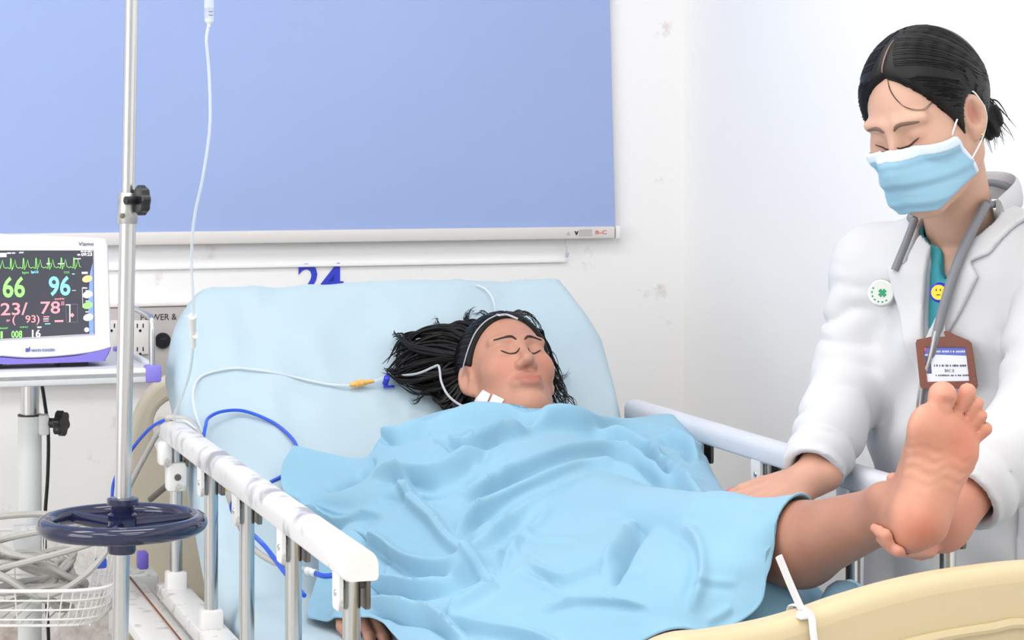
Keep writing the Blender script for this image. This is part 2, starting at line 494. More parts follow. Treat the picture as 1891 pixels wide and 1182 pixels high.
# end boards: outline polygon with a hand slot, extruded and rounded
def board_mesh(outline, holes, u, th, name, bev=.012):
    cu = bpy.data.curves.new('b', 'CURVE'); cu.dimensions = '2D'; cu.fill_mode = 'BOTH'
    cu.extrude = th/2-bev; cu.bevel_depth = bev; cu.bevel_resolution = 3; cu.offset = -bev
    for pl in [outline]+holes:
        sp = cu.splines.new('POLY'); sp.points.add(len(pl)-1); sp.use_cyclic_u = True
        for i, (x, y) in enumerate(pl): sp.points[i].co = (x, y, 0, 1)
    o = bpy.data.objects.new('b', cu); COL.objects.link(o)
    dg = bpy.context.evaluated_depsgraph_get()
    me = bpy.data.meshes.new_from_object(o.evaluated_get(dg))
    co = [v.co.copy() for v in me.vertices]; fs = [list(p_.vertices) for p_ in me.polygons]
    bpy.data.objects.remove(o); bpy.data.curves.remove(cu); bpy.data.meshes.remove(me)
    return [B(u, 0, 0)+V*c.x+Zup*c.y+U*c.z for c in co], fs
def smooth_poly(pts, n=8):
    return [(p_.x, p_.y) for p_ in catmull([Vector((x, y, 0)) for x, y in pts], n, True)]
def rrect(x0, y0, x1, y1, r, n=6):
    out = []
    for (cx, cy, a0) in [(x1-r, y1-r, 0), (x0+r, y1-r, 90), (x0+r, y0+r, 180), (x1-r, y0+r, 270)]:
        for k in range(n+1):
            a = math.radians(a0+90*k/n); out.append((cx+r*math.cos(a), cy+r*math.sin(a)))
    return out
hb = smooth_poly([(.00, .30), (-.015, .5), (-.01, .78), (.02, .91), (.09, .965), (.2, .96), (.43, .94), (.66, .96), (.77, .965), (.84, .91), (.87, .78), (.875, .5), (.86, .30), (.43, .28)])
hole1 = rrect(.045, .79, .20, .915, .05); hole2 = rrect(.66, .79, .815, .915, .05)
obj('headboard', board_mesh(hb, [hole1, hole2], HU, .045, 'headboard'), mat('lightened_beige_plastic', rgb(240, 228, 206), .38, var=.03, vscale=3), bed, label='beige headboard with hand holes')  # board plastic lightened in its colour to offset the shade behind the mattress
def fb_pt(px, py):
    q = on_u(px, py, FU+.02); return ((q-O0).dot(V), q.z)
ftop = [fb_pt(px, py) for px, py in [(1891, 1043), (1820, 1051), (1734, 1064), (1649, 1083), (1560, 1109), (1500, 1130), (1440, 1148), (1380, 1161), (1320, 1171), (1230, 1186)]]
vv0 = ftop[0]
fbp = [(.865, .33), (.88, .6), (.88, .80), (.86, .905), (.80, .935), (.745, .932)] + ftop + [(.16, .835), (.05, .80), (-.005, .73), (-.01, .5), (.0, .33), (.43, .31)]
fbo = board_mesh(smooth_poly(fbp, 6), [], FU, .05, 'footboard', bev=.018)
fb = obj('footboard', fbo, M_BEIGE, bed, label='beige footboard with a wavy top edge')
# raised border groove on the footboard face
gp = [B(FU+.027, a, z-.065) for a, z in ftop[:7]]
obj('board_moulding', g_tube(catmull([B(FU+.024, .80, .84)]+gp, 5), .006, 8), M_BEIGE, fb)

# side rails
def d_profile(w=.040, h=.036):
    pr = []
    r = .016
    for (cx, cy, a0) in [(w/2-r, h/2-r, 0), (-w/2+r, h/2-r, 90)]:
        for k in range(7):
            a = math.radians(a0+15*k); pr.append((cx+r*math.cos(a), cy+r*math.sin(a)))
    r = .005
    for (cx, cy, a0) in [(-w/2+r, -h/2+r, 180), (w/2-r, -h/2+r, 270)]:
        for k in range(4):
            a = math.radians(a0+30*k); pr.append((cx+r*math.cos(a), cy+r*math.sin(a)))
    return pr
def side_rail(v, u0, u1, posts, m, z, sgn, label):
    prof = d_profile(); n = len(prof)
    us = [u0, u0+.003, u0+.006]+[u0+(u1-u0)*k/10 for k in range(1, 10)]+[u1-.006, u1-.003, u1]
    sc = [.86, .95, 1]+[1]*9+[1, .95, .86]
    vs_ = []; fs = []
    for uu, s in zip(us, sc):
        for x, y in prof: vs_.append(B(uu, v+x*s, z+y*s))
    for i in range(len(us)-1):
        for k in range(n):
            l = (k+1) % n; fs.append([i*n+k, i*n+l, (i+1)*n+l, (i+1)*n+k])
    fs.append(list(range(n))); fs.append([(len(us)-1)*n+k for k in range(n)])
    r = obj('side_rail', (vs_, fs), m, bed, label=label)
    for uu in (u1+.002,):
        obj('rail_end_cap', g_prism([(x*.92, y*.92) for x, y in prof], B(u1-.002, v, z), V, Zup, U, .005), M_ENAMEL, r)
    for i, pu in enumerate(posts):
        zt = z-.022; zb_ = .655
        obj('post', g_tube([B(pu, v, zb_), B(pu, v, zt)], .0115, 14, ell=(1.0, .95)), M_CHROME, r)
        for s in (-1, 1):
            c = B(pu, v+s*.0165, z-.033)
            pl = [(x, y) for x, y in rrect(-.017, -.026, .017, .022, .006, 3)]
            obj('bracket', g_prism(pl, c-V*.0025, U, Zup, V, .005), M_ENAMEL if s*sgn < 0 else M_STEELD, r)
            q = c - Zup*.006 + V*(.0025*s)
            obj('rivet', g_lathe(q, V*s, [(0, .0045), (.0018, .0038), (.0024, .001)], 10), M_CHROME, r)
        obj('bracket_pin', g_cyl(B(pu, v-.016, z-.030), B(pu, v+.016, z-.030), .006, 10), M_STEELD, r)
        obj('post_socket', g_box(B(pu, v-.0, .655), (.034, .036, .05), bev=.004), M_ENAMEL, r)
    return r
def u_at(px, y_of):   # rail position of a column in the picture
    q = on_v(px, y_of(px), 0); return (q-O0).dot(U)
posts_l = [.045, .335, .625, .915, 1.225]
posts_l = [((on_plane(px, 900, B(0, 0), V))-O0).dot(U) for px in (325, 390, 456, 542, 649)]
posts_r = [((on_plane(px, 900, B(0, .862), V))-O0).dot(U) for px in (1180, 1292, 1415, 1575, 1750)]
railL = side_rail(0, -.01, 1.315, posts_l, M_RAILP, RZ, 1, 'chipped white rail with steel posts beside the drip stand')
railR = side_rail(.862, 0.0, 1.205, posts_r, M_RAILR, RZ, 1, 'white rail with steel posts in front of the doctor')
# white latch sleeve on the first post
lp = B(posts_l[0], 0, 0)
lat = obj('latch_sleeve', g_box(lp+Zup*(RZ-.075), (.034, .034, .05), bev=.006), M_ENAMEL, railL)
obj('latch_head', g_box(lp+Zup*(RZ-.035)-V*.02+U*.004, (.022, .034, .04), bev=.006), M_ENAMEL, railL)
sc_ = lp+Zup*(RZ-.075)+U*.0175
obj('screw', g_join(g_lathe(sc_, U, [(0, .006), (.0015, .0055), (.002, .001)], 12), g_box(sc_+U*.0022, (.007, .001, .0015)), g_box(sc_+U*.0022, (.0015, .001, .007))), M_STEELD, lat)
# lower link bar of the folding rail
for v, ps in ((0, posts_l), (.862, posts_r)):
    obj('rail_base_bar', g_box(B((ps[0]+ps[-1])/2, v, .640), (.05, ps[-1]-ps[0]+.10, .024), bev=.004), M_ENAMEL, bed)
# folding strut and grey latch lever under the left rail
obj('latch_lever', g_tube([at(392, 868, 3.42), at(386, 880, 3.42), at(384, 893, 3.42)], .007, 8, ell=(1, .5)), M_STEELD, bed)
q = at(263, 1034, 3.80)
obj('purple_clip', g_box(q, (.018, .03, .03), bev=.004), mat('purple_plastic', rgb(112, 96, 196), .4), bed)

# ------------------------------------------------------------------ mattress with fitted sheet
M_SHEET = mat('pale_blue_sheet', rgb(182, 203, 214), .8, var=.04, vscale=5, bump=.12, bscale=14, sheen=.1)
MT = .125
BL = .66
def mattress_geo():
    # profile along the length: (centre of top surface) polyline with rounded hinge, head end first
    prof = []
    for k in range(33):
        s = BL*(1-k/32.0)
        prof.append((HINGE_U - s*math.cos(BACK_A), MAT_Z + s*math.sin(BACK_A)))
    k2 = 40
    for k in range(1, k2+1):
        prof.append((HINGE_U + (FU-.06-HINGE_U)*k/k2, MAT_Z))
    # smooth hinge
    P = np.array(prof)
    for it in range(12):
        P[1:-1] = .25*P[:-2]+.5*P[1:-1]+.25*P[2:]
    n = len(P)
    T = np.zeros_like(P); T[1:-1] = P[2:]-P[:-2]; T[0] = P[1]-P[0]; T[-1] = P[-1]-P[-2]
    T /= np.linalg.norm(T, axis=1)[:, None]
    Nn = np.stack([-T[:, 1], T[:, 0]], 1)*1.0
    Nn[Nn[:, 1] < 0] *= -1
    # cross-section: rounded rectangle v in [v0,v1]
    v0, v1 = .035, .825; r = .035
    cs = []
    m1 = 44
    for k in range(m1+1): cs.append((v0+r+(v1-v0-2*r)*k/m1, 0.0, 1))
    for k in range(1, 7):
        a = math.radians(90-15*k); cs.append((v1-r+r*math.cos(a), -r+r*math.sin(a), .6))
    for k in range(1, 4): cs.append((v1, -r-(MT-2*r)*k/4, .3))
    for k in range(0, 7):
        a = math.radians(-15*k); cs.append((v1-r+r*math.cos(a), -MT+r+r*math.sin(a), .2))
    for k in range(1, 12): cs.append((v1-r-(v1-v0-2*r)*k/12, -MT, 0))
    for k in range(0, 7):
        a = math.radians(270-15*k); cs.append((v0+r+r*math.cos(a), -MT+r+r*math.sin(a), .2))
    for k in range(1, 4): cs.append((v0, -MT+r+(MT-2*r)*k/4, .3))
    for k in range(0, 6):
        a = math.radians(180-15*k); cs.append((v0+r+r*math.cos(a), -r+r*math.sin(a), .6))
    m = len(cs)
    vs_, fs = [], []
    def station(i, inset, ext):
        for (v, d, w) in cs:
            s_top = max(0.0, 1-i/7.0); s_side = max(0.0, min(1.0, 1-i/30.0))
            l0 = v0+.045*s_top**2-.02*s_side*(1-s_top); l1 = v1-.02*s_top**1.5+.03*s_side*(1-s_top)
            vv_ = l0+inset+(v-v0)/(v1-v0)*(l1-l0-2*inset); dd = -MT/2+(d+MT/2)*(1-inset*2/MT*.9)
            x = P[i][0]+Nn[i][0]*dd+T[i][0]*ext; z = P[i][1]+Nn[i][1]*dd+T[i][1]*ext
            if w > .1:
                q = Vector((x*3.2, v*3.2, z*3.2))
                h = .008*mnoise.noise(q*1.7)+.006*mnoise.noise(q*4.3+Vector((3, 1, 2)))+.004*(1-abs(mnoise.noise(Vector((q.x*2, q.y*5, q.z*2)))*2.4))
                # long soft tension creases across the back section
                h += .005*math.sin(26*(x*.6+v*.8)+4*mnoise.noise(q))*max(0, mnoise.noise(q*1.1+Vector((9, 0, 0))))
                x += Nn[i][0]*h; z += Nn[i][1]*h
            vs_.append(B(x, vv_, z))
    for (ins, ext) in [(.045, -.022), (.03, -.018), (.014, -.010), (.004, -.004)]: station(0, ins, ext)
    for i in range(n): station(i, 0, 0)
    for (ins, ext) in [(.004, .004), (.014, .01), (.03, .018), (.045, .022)]: station(n-1, ins, ext)
    ns = len(vs_)//m
    for i in range(ns-1):
        for k in range(m):
            l = (k+1) % m; fs.append([i*m+k, i*m+l, (i+1)*m+l, (i+1)*m+k])
    fs.append(list(range(m))); fs.append([(ns-1)*m+k for k in range(m)])
    return vs_, fs
obj('mattress', mattress_geo(), M_SHEET, label='mattress in a pale blue fitted sheet, head section raised', cat='mattress', smooth=60)

# ================================================================== drip stand
M_NAVY = mat('navy_gloss_plastic', rgb(30, 34, 66), .12, coat=.3)
def ivp(py, Yd=3.10): return at(243-21*py/1182, py, Yd)
IVY = 3.10
iv = thing('drip_stand', 'steel drip stand with black knob and navy ring handle beside the bed', 'drip stand', Vector((ivp(1182).x-.01, IVY, 0)))
top = ivp(0)+(ivp(0)-ivp(1182))*.62; bot = ivp(1182)+(ivp(1182)-ivp(0))*.60
obj('lower_pole', g_cyl(bot, ivp(395), .0118, 24), M_CHROME, iv)
obj('upper_pole', g_cyl(ivp(500), top, .0096, 24), M_CHROME, iv)
col = obj('clamp_collar', g_lathe(ivp(413), (ivp(356)-ivp(413)), [(0, .0135), (.002, .0145), (.042, .0145), (.044, .0135)], 24), mat('scuffed_steel', rgb(205, 204, 200), .35, 1.0, var=.3, vscale=60), iv)
cs_ = ivp(398)+Vector((-.005, -.0135, 0)); obj('collar_screw', g_lathe(cs_, (0, -1, 0), [(-.003, .004), (.0015, .004), (.002, .001)], 12), M_STEELD, col)
def lobed(c, axis, r, depth, lobes, ampl, n=60):
    axis = Vector(axis).normalized(); x = axis.orthogonal().normalized(); y = axis.cross(x)
    vs_, fs = [], []
    layers = [(0, .55), (0, .9), (depth*.15, 1), (depth*.85, 1), (depth, .9), (depth, .5)]
    for d, s in layers:
        for k in range(n):
            a = 2*math.pi*k/n; rr = r*s*(1+ampl*math.cos(lobes*a))
            vs_.append(c+axis*d+x*(rr*math.cos(a))+y*(rr*math.sin(a)))
    for i in range(len(layers)-1):
        for k in range(n):
            l = (k+1) % n; fs.append([i*n+k, i*n+l, (i+1)*n+l, (i+1)*n+k])
    fs.append(list(range(n))); fs.append([(len(layers)-1)*n+k for k in range(n)])
    return vs_, fs
kn = at(250, 370, 3.08)
obj('knob', g_join(lobed(kn+Vector((.002, .0, 0)), (.85, .5, 0), .0205, .014, 8, .06), g_cyl(kn-Vector((.012, .012, 0)), kn+Vector((.004, .003, 0)), .006, 10)), M_BLACK, iv)
wc = ivp(967); RR = .1085
ring = [wc+Vector((math.cos(a)*RR, math.sin(a)*RR, .0)) for a in [2*math.pi*k/96 for k in range(96)]]
wheel = obj('ring_handle', g_tube(ring, .0128, 16, closed=True), M_NAVY, iv, label='navy ring handle')
axis = (ivp(0)-ivp(1182)).normalized()
obj('ring_hub', g_lathe(wc-axis*.042, axis, [(0, .019), (.004, .0205), (.055, .0205), (.058, .0165), (.067, .0165), (.07, .0225), (.078, .0225), (.08, .015)], 28), M_NAVY, wheel)
for a in (25, 145, 265):
    d = Vector((math.cos(math.radians(a)), math.sin(math.radians(a)), 0))
    obj('ring_spoke', g_tube([wc+d*.014-Zup*.004, wc+d*.06-Zup*.002, wc+d*(RR-.004)], [.012, .010, .009], 10, ell=(1, .7)), M_NAVY, wheel)
for k in range(26):
    a = math.radians(-30+k*8.5); d = Vector((math.cos(a), math.sin(a), 0))
    obj('grip_bump', g_lathe(wc+d*(RR-.0095)-Zup*.0015, -d, [(-.002, .0045), (.0018, .0042), (.0036, .001)], 8), M_NAVY, wheel)
# star base on castors and top hooks (outside the picture)
for k in range(5):
    a = 2*math.pi*k/5+.35; d = Vector((math.cos(a), math.sin(a), 0)); base = Vector((bot.x, bot.y, 0))
    r_ = .17
    obj('base_leg', g_tube([base+Zup*.12, base+d*.08+Zup*.105, base+d*r_+Zup*.075], [.014, .012, .011], 10), M_CHROME, iv)
    obj('castor', g_lathe(base+d*r_+Zup*.03-d.cross(Zup)*.009, d.cross(Zup), [(0, .02), (.003, .03), (.015, .03), (.018, .02)], 16), M_RUB, iv)
obj('base_hub', g_lathe(Vector((bot.x, bot.y, .09)), Zup, [(0, .025), (.06, .025), (.07, .014)], 20), M_NAVY, iv)
hk = Vector((at(386, 0, 3.15).x, 3.15, 0))
obj('top_hook', g_tube(catmull([top-axis*.02, top+Vector((.03, .01, .02)), Vector((hk.x-.02, 3.14, top.z+.01)), Vector((hk.x, 3.15, top.z-.015)), Vector((hk.x+.012, 3.15, top.z+.004))], 8), .004, 8), M_CHROME, iv)

# infusion set: bag, drip chamber, line and roller clamp
M_TUBE = mat('clear_soft_tubing', rgb(232, 238, 244), .25, alpha=.6)
M_CLEAR = mat('clear_rigid_plastic', rgb(236, 240, 250), .12, alpha=.38)
M_MILK = mat('milky_plastic', rgb(240, 240, 236), .35, alpha=.93)
inf = thing('infusion_set', 'clear infusion line with drip chamber and white roller clamp hanging from the drip stand', 'infusion set', at(357, 600, 3.3))
bagc = Vector((hk.x, 3.15, top.z-.17))
vs_ = []; fs = []
bp_ = [(-.15, .004, .004), (-.13, .04, .012), (-.08, .055, .022), (0, .058, .024), (.09, .056, .016), (.13, .05, .006), (.15, .03, .003)]
obj('fluid_bag', g_tube([bagc+Zup*b_[0] for b_ in bp_], [b_[1] for b_ in bp_], 24, ell=(.35, 1), up0=Vector((0, 1, 0))), M_CLEAR, inf)
obj('bag_loop', g_tube([bagc+Zup*.149, bagc+Zup*.165+Vector((.008, 0, 0)), Vector((hk.x, 3.15, top.z-.019)), bagc+Zup*.165-Vector((.008, 0, 0)), bagc+Zup*.149], .0018, 6), M_MILK, inf)
cb = at(386, 45, 3.15)
cht = [(0, .003), (.004, .0055), (.006, .0070), (.055, .0074), (.06, .007), (.066, .004), (.075, .003)]
chm = obj('drip_chamber', g_lathe(cb, Zup, cht, 20), M_CLEAR, inf, label='clear drip chamber')
obj('chamber_base', g_lathe(cb, Zup, [(-.004, .002), (.001, .0034), (.005, .0066), (.008, .0066)], 16), M_MILK, chm)
obj('fluid_level', g_lathe(cb+Zup*.024, Zup, [(0, .0071), (.001, .0071)], 20), M_MILK, chm)
for k in range(2):
    obj('scale_mark', g_box(cb+Zup*(.013+.005*k)+Vector((.0035, -.0068, 0)), (.006, .0006, .0008)), M_DKGREY, chm, smooth=False)
obj('spike_line', g_tube([cb+Zup*.07, Vector((hk.x, 3.15, cb.z+.1)), bagc-Zup*.148], .0028, 8), M_TUBE, inf)
tp = [(385, 47, 3.15), (381, 75, 3.15), (385, 120, 3.16), (388, 190, 3.17), (386, 250, 3.18), (374, 330, 3.2), (361, 390, 3.22), (355, 440, 3.24), (354, 500, 3.27), (357, 560, 3.3), (357, 600, 3.33),
      (356, 645, 3.36), (350, 690, 3.45), (335, 735, 3.55), (322, 765, 3.64)]
P_ = [at(*q) for q in tp]
P_ += [B(.07, -.004, RZ+.0215), B(.095, .012, RZ+.0215), at(372, 800, 3.66), at(362, 768, 3.72)]
P_ += [on_back(356, 730, .01), on_back(366, 700, .008), on_back(395, 686, .007), on_back(440, 680, .007), on_back(500, 687, .007), on_back(560, 700, .007), on_back(610, 710, .007), on_back(650, 712, .008)]
obj('line', g_tube(catmull(P_, 8), .0023, 8), M_TUBE, inf, label='clear infusion line')
rc0, rc1 = at(355, 584, 3.315), at(357, 640, 3.35)
rcl = obj('roller_clamp', g_tube([rc0, rc0+(rc1-rc0)*.06, rc0+(rc1-rc0)*.1, rc0+(rc1-rc0)*.5, rc1], [.0078, .0078, .0072, .0062, .0052], 12, ell=(1, .85)), M_MILK, inf)
obj('roller', g_lathe(rc0+(rc1-rc0)*.62+Vector((.004, -.004, 0)), (.3, -1, 0), [(-.002, .005), (.002, .005)], 14), M_MILK, rcl)
obj('clamp_tab', g_tube([rc0+Vector((-.012, 0, .0)), rc0+Vector((.004, 0, 0))], .0009, 6), M_TUBE, rcl)
c0, c1 = on_back(646, 711, .009), on_back(690, 704, .011)
M_ORANGE = mat('amber_connector', rgb(238, 180, 98), .35)
d_ = (c1-c0)
obj('amber_connector', g_tube([c0, c0+d_*.25, c0+d_*.27, c0+d_*.55, c0+d_*.57, c1], [.0035, .0055, .0068, .0068, .005, .0032], 12), M_ORANGE, inf)
s0, s1 = on_back(690, 704, .011), on_back(730, 695, .012)
obj('clear_connector', g_tube([s0, s0+(s1-s0)*.3, s0+(s1-s0)*.32, s1], [.0032, .0036, .0046, .0036], 12), M_CLEAR, inf)
M_SCB = mat('blue_stopcock', rgb(32, 52, 205), .3)
sc0 = on_back(713, 703, .012)
stp = obj('stopcock', g_join(g_lathe(sc0-BACK_N*.008, BACK_N, [(0, .0055), (.018, .0055), (.019, .004)], 14), g_box(sc0+V*.006-BACK_N*.004-Zup*.008, (.02, .004, .004), bev=.001)), M_SCB, inf)
# ================================================================== monitor cart and monitor
M_GREYT = mat('light_grey_tray', rgb(214, 216, 218), .4)
M_PURP = mat('lilac_blue_plastic', rgb(132, 122, 214), .4)
M_CARTW = mat('grey_white_enamel', rgb(226, 228, 228), .4)
TZ = 1.012
fr_ = on_z(296, 682, TZ)
tv1 = (fr_-O0).dot(V); tu1 = (fr_-O0).dot(U); tu0 = tu1-.40; tv0 = tv1-.50
cart = thing('monitor_cart', 'wheeled cart with grey tray, white pole and wire basket under the monitor', 'cart', B((tu0+tu1)/2, (tv0+tv1)/2, 0))
obj('tray', g_box(B((tu0+tu1)/2, (tv0+tv1)/2, TZ-.012), (tv1-tv0, tu1-tu0, .022), bev=.004), M_GREYT, cart)
obj('tray_lip', g_join(g_box(B(tu1-.006, (tv0+tv1)/2, TZ-.006), (tv1-tv0, .012, .018), bev=.003), g_box(B((tu0+tu1)/2, tv1-.006, TZ+.0), (.012, tu1-tu0, .012), bev=.003)), M_CARTW, cart)
for (uu, vv_) in [(tu1, tv1), (tu0, tv1), (tu1, tv0), (tu0, tv0)]:
    obj('corner_cap', g_box(B(uu+(-.012 if uu == tu1 else .012), vv_+(-.012 if vv_ == tv1 else .012), TZ-.008), (.028, .030, .030), bev=.004), M_PURP, cart)
for vv_ in (tv1-.012, tv0+.012):
    a = B(tu1-.012, vv_, TZ); b2 = B(tu0+.012, vv_, TZ)
    obj('tray_handle', g_tube(catmull([a, a+Zup*.055, a+Zup*.078-U*.006, a+Zup*.09-U*.03, (a+b2)/2+Zup*.092, b2+Zup*.09+U*.03, b2+Zup*.078+U*.006, b2+Zup*.055, b2], 6), .0055, 12), M_CHROME, cart)
pc = at(55, 900, B((tu0+tu1)/2, tv0+.2, 0).y)
PX, PY = pc.x, pc.y
def cz(py): return HC-(py-HY)*PY/F
obj('upper_column', g_cyl((PX, PY, cz(790)), (PX, PY, TZ-.02), .0165, 24), M_CHROME, cart)
obj('lower_column', g_cyl((PX, PY, .12), (PX, PY, cz(768)), .0212, 24), M_CARTW, cart)
obj('column_ring', g_cyl((PX, PY, cz(768)), (PX, PY, cz(765)), .0216, 24), M_BLACK, cart)
obj('clamp_block', g_box(Vector((PX+.026, PY-.006, cz(783))), (.018, .028, .036), bev=.003), M_CARTW, cart)
kc = Vector((PX+.036, PY-.008, cz(780)))
obj('column_knob', g_join(g_cyl(kc, kc+Vector((.018, -.004, 0)), .009, 14), lobed(kc+Vector((.016, -.004, 0)), (1, -.25, 0), .0215, .015, 6, .12)), M_BLACK, cart)
for k in range(5):
    a = 2*math.pi*k/5+.2; d = Vector((math.cos(a), math.sin(a), 0)); base = Vector((PX, PY, 0))
    obj('base_leg', g_tube([base+Zup*.12, base+d*.12+Zup*.095, base+d*.26+Zup*.075], [.022, .018, .014], 10), M_CARTW, cart)
    obj('castor', g_lathe(base+d*.26+Zup*.034-d.cross(Zup)*.01, d.cross(Zup), [(0, .024), (.003, .034), (.017, .034), (.02, .024)], 16), M_RUB, cart)

# wire basket: round-cornered, hung on the column
M_WIRE = mat('white_coated_wire', rgb(236, 236, 234), .4)
bask = obj('basket_bracket', g_box(Vector((PX, PY-.028, cz(990))), (.05, .02, .05), bev=.003), M_CARTW, cart)
bz1, bz0 = cz(1035), cz(1095)
bw = .135
bxc = at(60, 1000, PY-.14); bxx, byy = bxc.x, PY-.155
def bpath(r_x, r_y, z, back=0.0):
    pts = []
    for k in range(48):
        a = 2*math.pi*k/48; c, s = math.cos(a), math.sin(a)
        e = .5
        pts.append(Vector((bxx+r_x*math.copysign(abs(c)**e, c), byy+r_y*math.copysign(abs(s)**e, s), z(c, s) if callable(z) else z)))
    return pts
zback = lambda f0: (lambda c, s: f0 + (.062 if s > .5 else (.062*max(0, (s-.1)/.4) if s > .1 else 0)))
wires = [g_tube(bpath(.158, .118, zback(bz1)), .0032, 8, True)]
for k in range(3):
    wires.append(g_tube(bpath(.153-.006*k, .113-.005*k, bz1-.017*(k+1)), .0017, 6, True))
wires.append(g_tube(bpath(.130, .095, bz0-.004), .0026, 6, True))
topp = bpath(.158, .118, zback(bz1)); botp = bpath(.130, .095, bz0-.004)
for k in range(48):
    wires.append(g_tube([topp[k], botp[k]+(topp[k]-botp[k])*.2-Zup*.004, botp[k]], .0015, 6))
for k in range(-6, 7):
    x = bxx+k*.02
    wires.append(g_tube([Vector((x, byy-.09, bz0-.004)), Vector((x, byy+.09, bz0-.004))], .0015, 6))
obj('wire_basket', g_join(*wires), M_WIRE, cart, label='white wire basket')
obj('basket_arm', g_tube([Vector((PX, PY, cz(985))), Vector((PX, byy+.11, bz1+.06))], .008, 8), M_CARTW, cart)

# grey monitor cables heaped in the basket
M_CABLE = mat('grey_cable_sheath', rgb(178, 176, 172), .5)
def cable_loop(seed, r=.0052):
    rr = random.Random(seed); pts = []
    cx, cy = bxx+rr.uniform(-.04, .04), byy+rr.uniform(-.02, .02)
    ph = rr.uniform(0, 6)
    n = 26
    tilt = rr.uniform(-.35, .35); zc = bz0+.045+rr.uniform(0, .045)
    for k in range(n):
        a = ph+k*2*math.pi*1.9/n*1.0
        rx = .085+rr.uniform(-.012, .012); ry = .058+rr.uniform(-.01, .008)
        x = cx+rx*math.cos(a); y = cy+ry*math.sin(a)
        pts.append(Vector((x, y, max(bz0+.008, zc+tilt*(x-cx)+.03*math.sin(a*1.0+seed)+rr.uniform(-.004, .004)))))
    return g_tube(catmull(pts, 5), r, 8)
for k in range(6):
    obj('monitor_cable', cable_loop(k*3+1), M_CABLE, label='grey monitor cable coiled in the wire basket', cat='cable', group='coiled grey cables')
bc = [at(-40, 960, PY-.1), at(20, 952, PY-.12), at(90, 950, PY-.16), at(150, 965, PY-.18), at(205, 985, PY-.2), at(150, 1010, PY-.22), at(60, 1035, PY-.24), at(0, 1050, PY-.22)]
obj('monitor_cable', g_tube(catmull(bc, 8), .0056, 8), M_CABLE, label='grey cable running off the top of the basket heap', cat='cable')
bc = [at(-40, 1010, PY-.12), at(30, 990, PY-.2), at(110, 975, PY-.22), at(190, 960, PY-.2), at(205, 1000, PY-.2), at(160, 1060, PY-.23), at(90, 1100, PY-.23), at(40, 1085, PY-.2)]
obj('monitor_cable', g_tube(catmull(bc, 8), .0056, 8), M_CABLE, label='grey cable bending down through the basket front', cat='cable')
obj('blue_plug', g_box(at(186, 1040, PY-.17), (.02, .014, .018), bev=.004), mat('blue_cable', rgb(44, 92, 214), .35), label='small blue cable plug lying in the wire basket', cat='plug')
# black power cord behind the column
pcd = [at(76, 702, PY+.07), at(82, 740, PY+.075), at(89, 800, PY+.08), at(88, 880, PY+.08), at(83, 960, PY+.08), at(84, 1060, PY+.08), at(87, 1130, PY+.08), at(90, 1200, PY+.08), Vector((at(90, 1200, PY+.08).x, PY+.09, .25)), Vector((at(90, 1200, PY+.08).x-.03, PY+.12, .006))]
PCD = g_tube(catmull(pcd, 8), .0034, 8)

# ------------------------------------------------------------------ patient monitor
M_HOUS = mat('cool_white_housing', rgb(232, 232, 240), .35)
M_GLASS = mat('dark_screen_glass', rgb(52, 52, 60), .15, emit=rgb(70, 72, 82), estr=.9)
MU = -0.157
def mp(px, py, off=0.0): return on_u(px, py, MU+off)
mon = thing('patient_monitor', 'white bedside monitor with a lilac base showing vital signs', 'monitor', B(MU-.06, -.25, TZ))
obj('power_cord', PCD, M_BLACK, mon, label='black power cord')
def mv(px): return (mp(px, 550)-O0).dot(V)
mR = mv(204)
def mz(py): return mp(120, py).z
outl = [(-74, 441), (20, 434), (110, 436), (185, 440), (198, 446), (201, 470), (204, 560), (206, 632), (203, 645), (150, 656), (60, 663), (0, 660), (-74, 658)]
def hull(outline, u0, u1, m, name, par, inset=.006):
    ps = []
    for px, py in outline:
        q = mp(px, py); ps.append(((q-O0).dot(V), q.z))
    c = (sum(a for a, b_ in ps)/len(ps), sum(b_ for a, b_ in ps)/len(ps))
    sm = [(p_.x, p_.y) for p_ in catmull([Vector((a, b_, 0)) for a, b_ in ps], 4, True)]
    n = len(sm); vs_, fs = [], []
    lay = [(u1, .965), (u1-.003, .988), (u1-.009, 1.0), (u0+.01, .97), (u0, .9)]
    for uu, s in lay:
        for a, b_ in sm: vs_.append(B(uu, c[0]+(a-c[0])*s, c[1]+(b_-c[1])*s))
    for i in range(len(lay)-1):
        for k in range(n):
            l = (k+1) % n; fs.append([i*n+k, i*n+l, (i+1)*n+l, (i+1)*n+k])
    fs.append(list(range(n))); fs.append([(len(lay)-1)*n+k for k in range(n)])
    return obj(name, (vs_, fs), m, par)
hull(outl, MU-.13, MU, M_HOUS, 'housing', mon)
hull([(-74, 652), (0, 660), (60, 663), (150, 656), (203, 640), (204, 650), (196, 664), (185, 668), (60, 672), (0, 673), (-74, 668)], MU-.125, MU-.0005, M_PURP, 'lilac_base', mon)
obj('monitor_foot', g_join(g_box(B(MU-.06, mv(140), TZ+.004), (.05, .08, .01)), g_box(B(MU-.06, mv(-20), TZ+.004), (.05, .08, .01))), M_BLACK, mon, smooth=False)
scr_poly = [(-38, 462), (172, 462), (174, 617), (-38, 629)]
sp_ = [mp(px, py, .0004) for px, py in scr_poly]
scr = obj('screen', g_prism([((q-O0).dot(V), q.z) for q in sp_], B(MU-.004, 0, 0), V, Zup, U, .0046), M_GLASS, mon, smooth=False, label='dark lit screen')
obj('screen_bezel', g_tube([q+U*.0003 for q in sp_], .0012, 6, True), mat('grey_bezel', rgb(200, 200, 210), .4), mon)
def emi(name, c, s=1.0): return mat(name, c, .4, emit=c, estr=s)
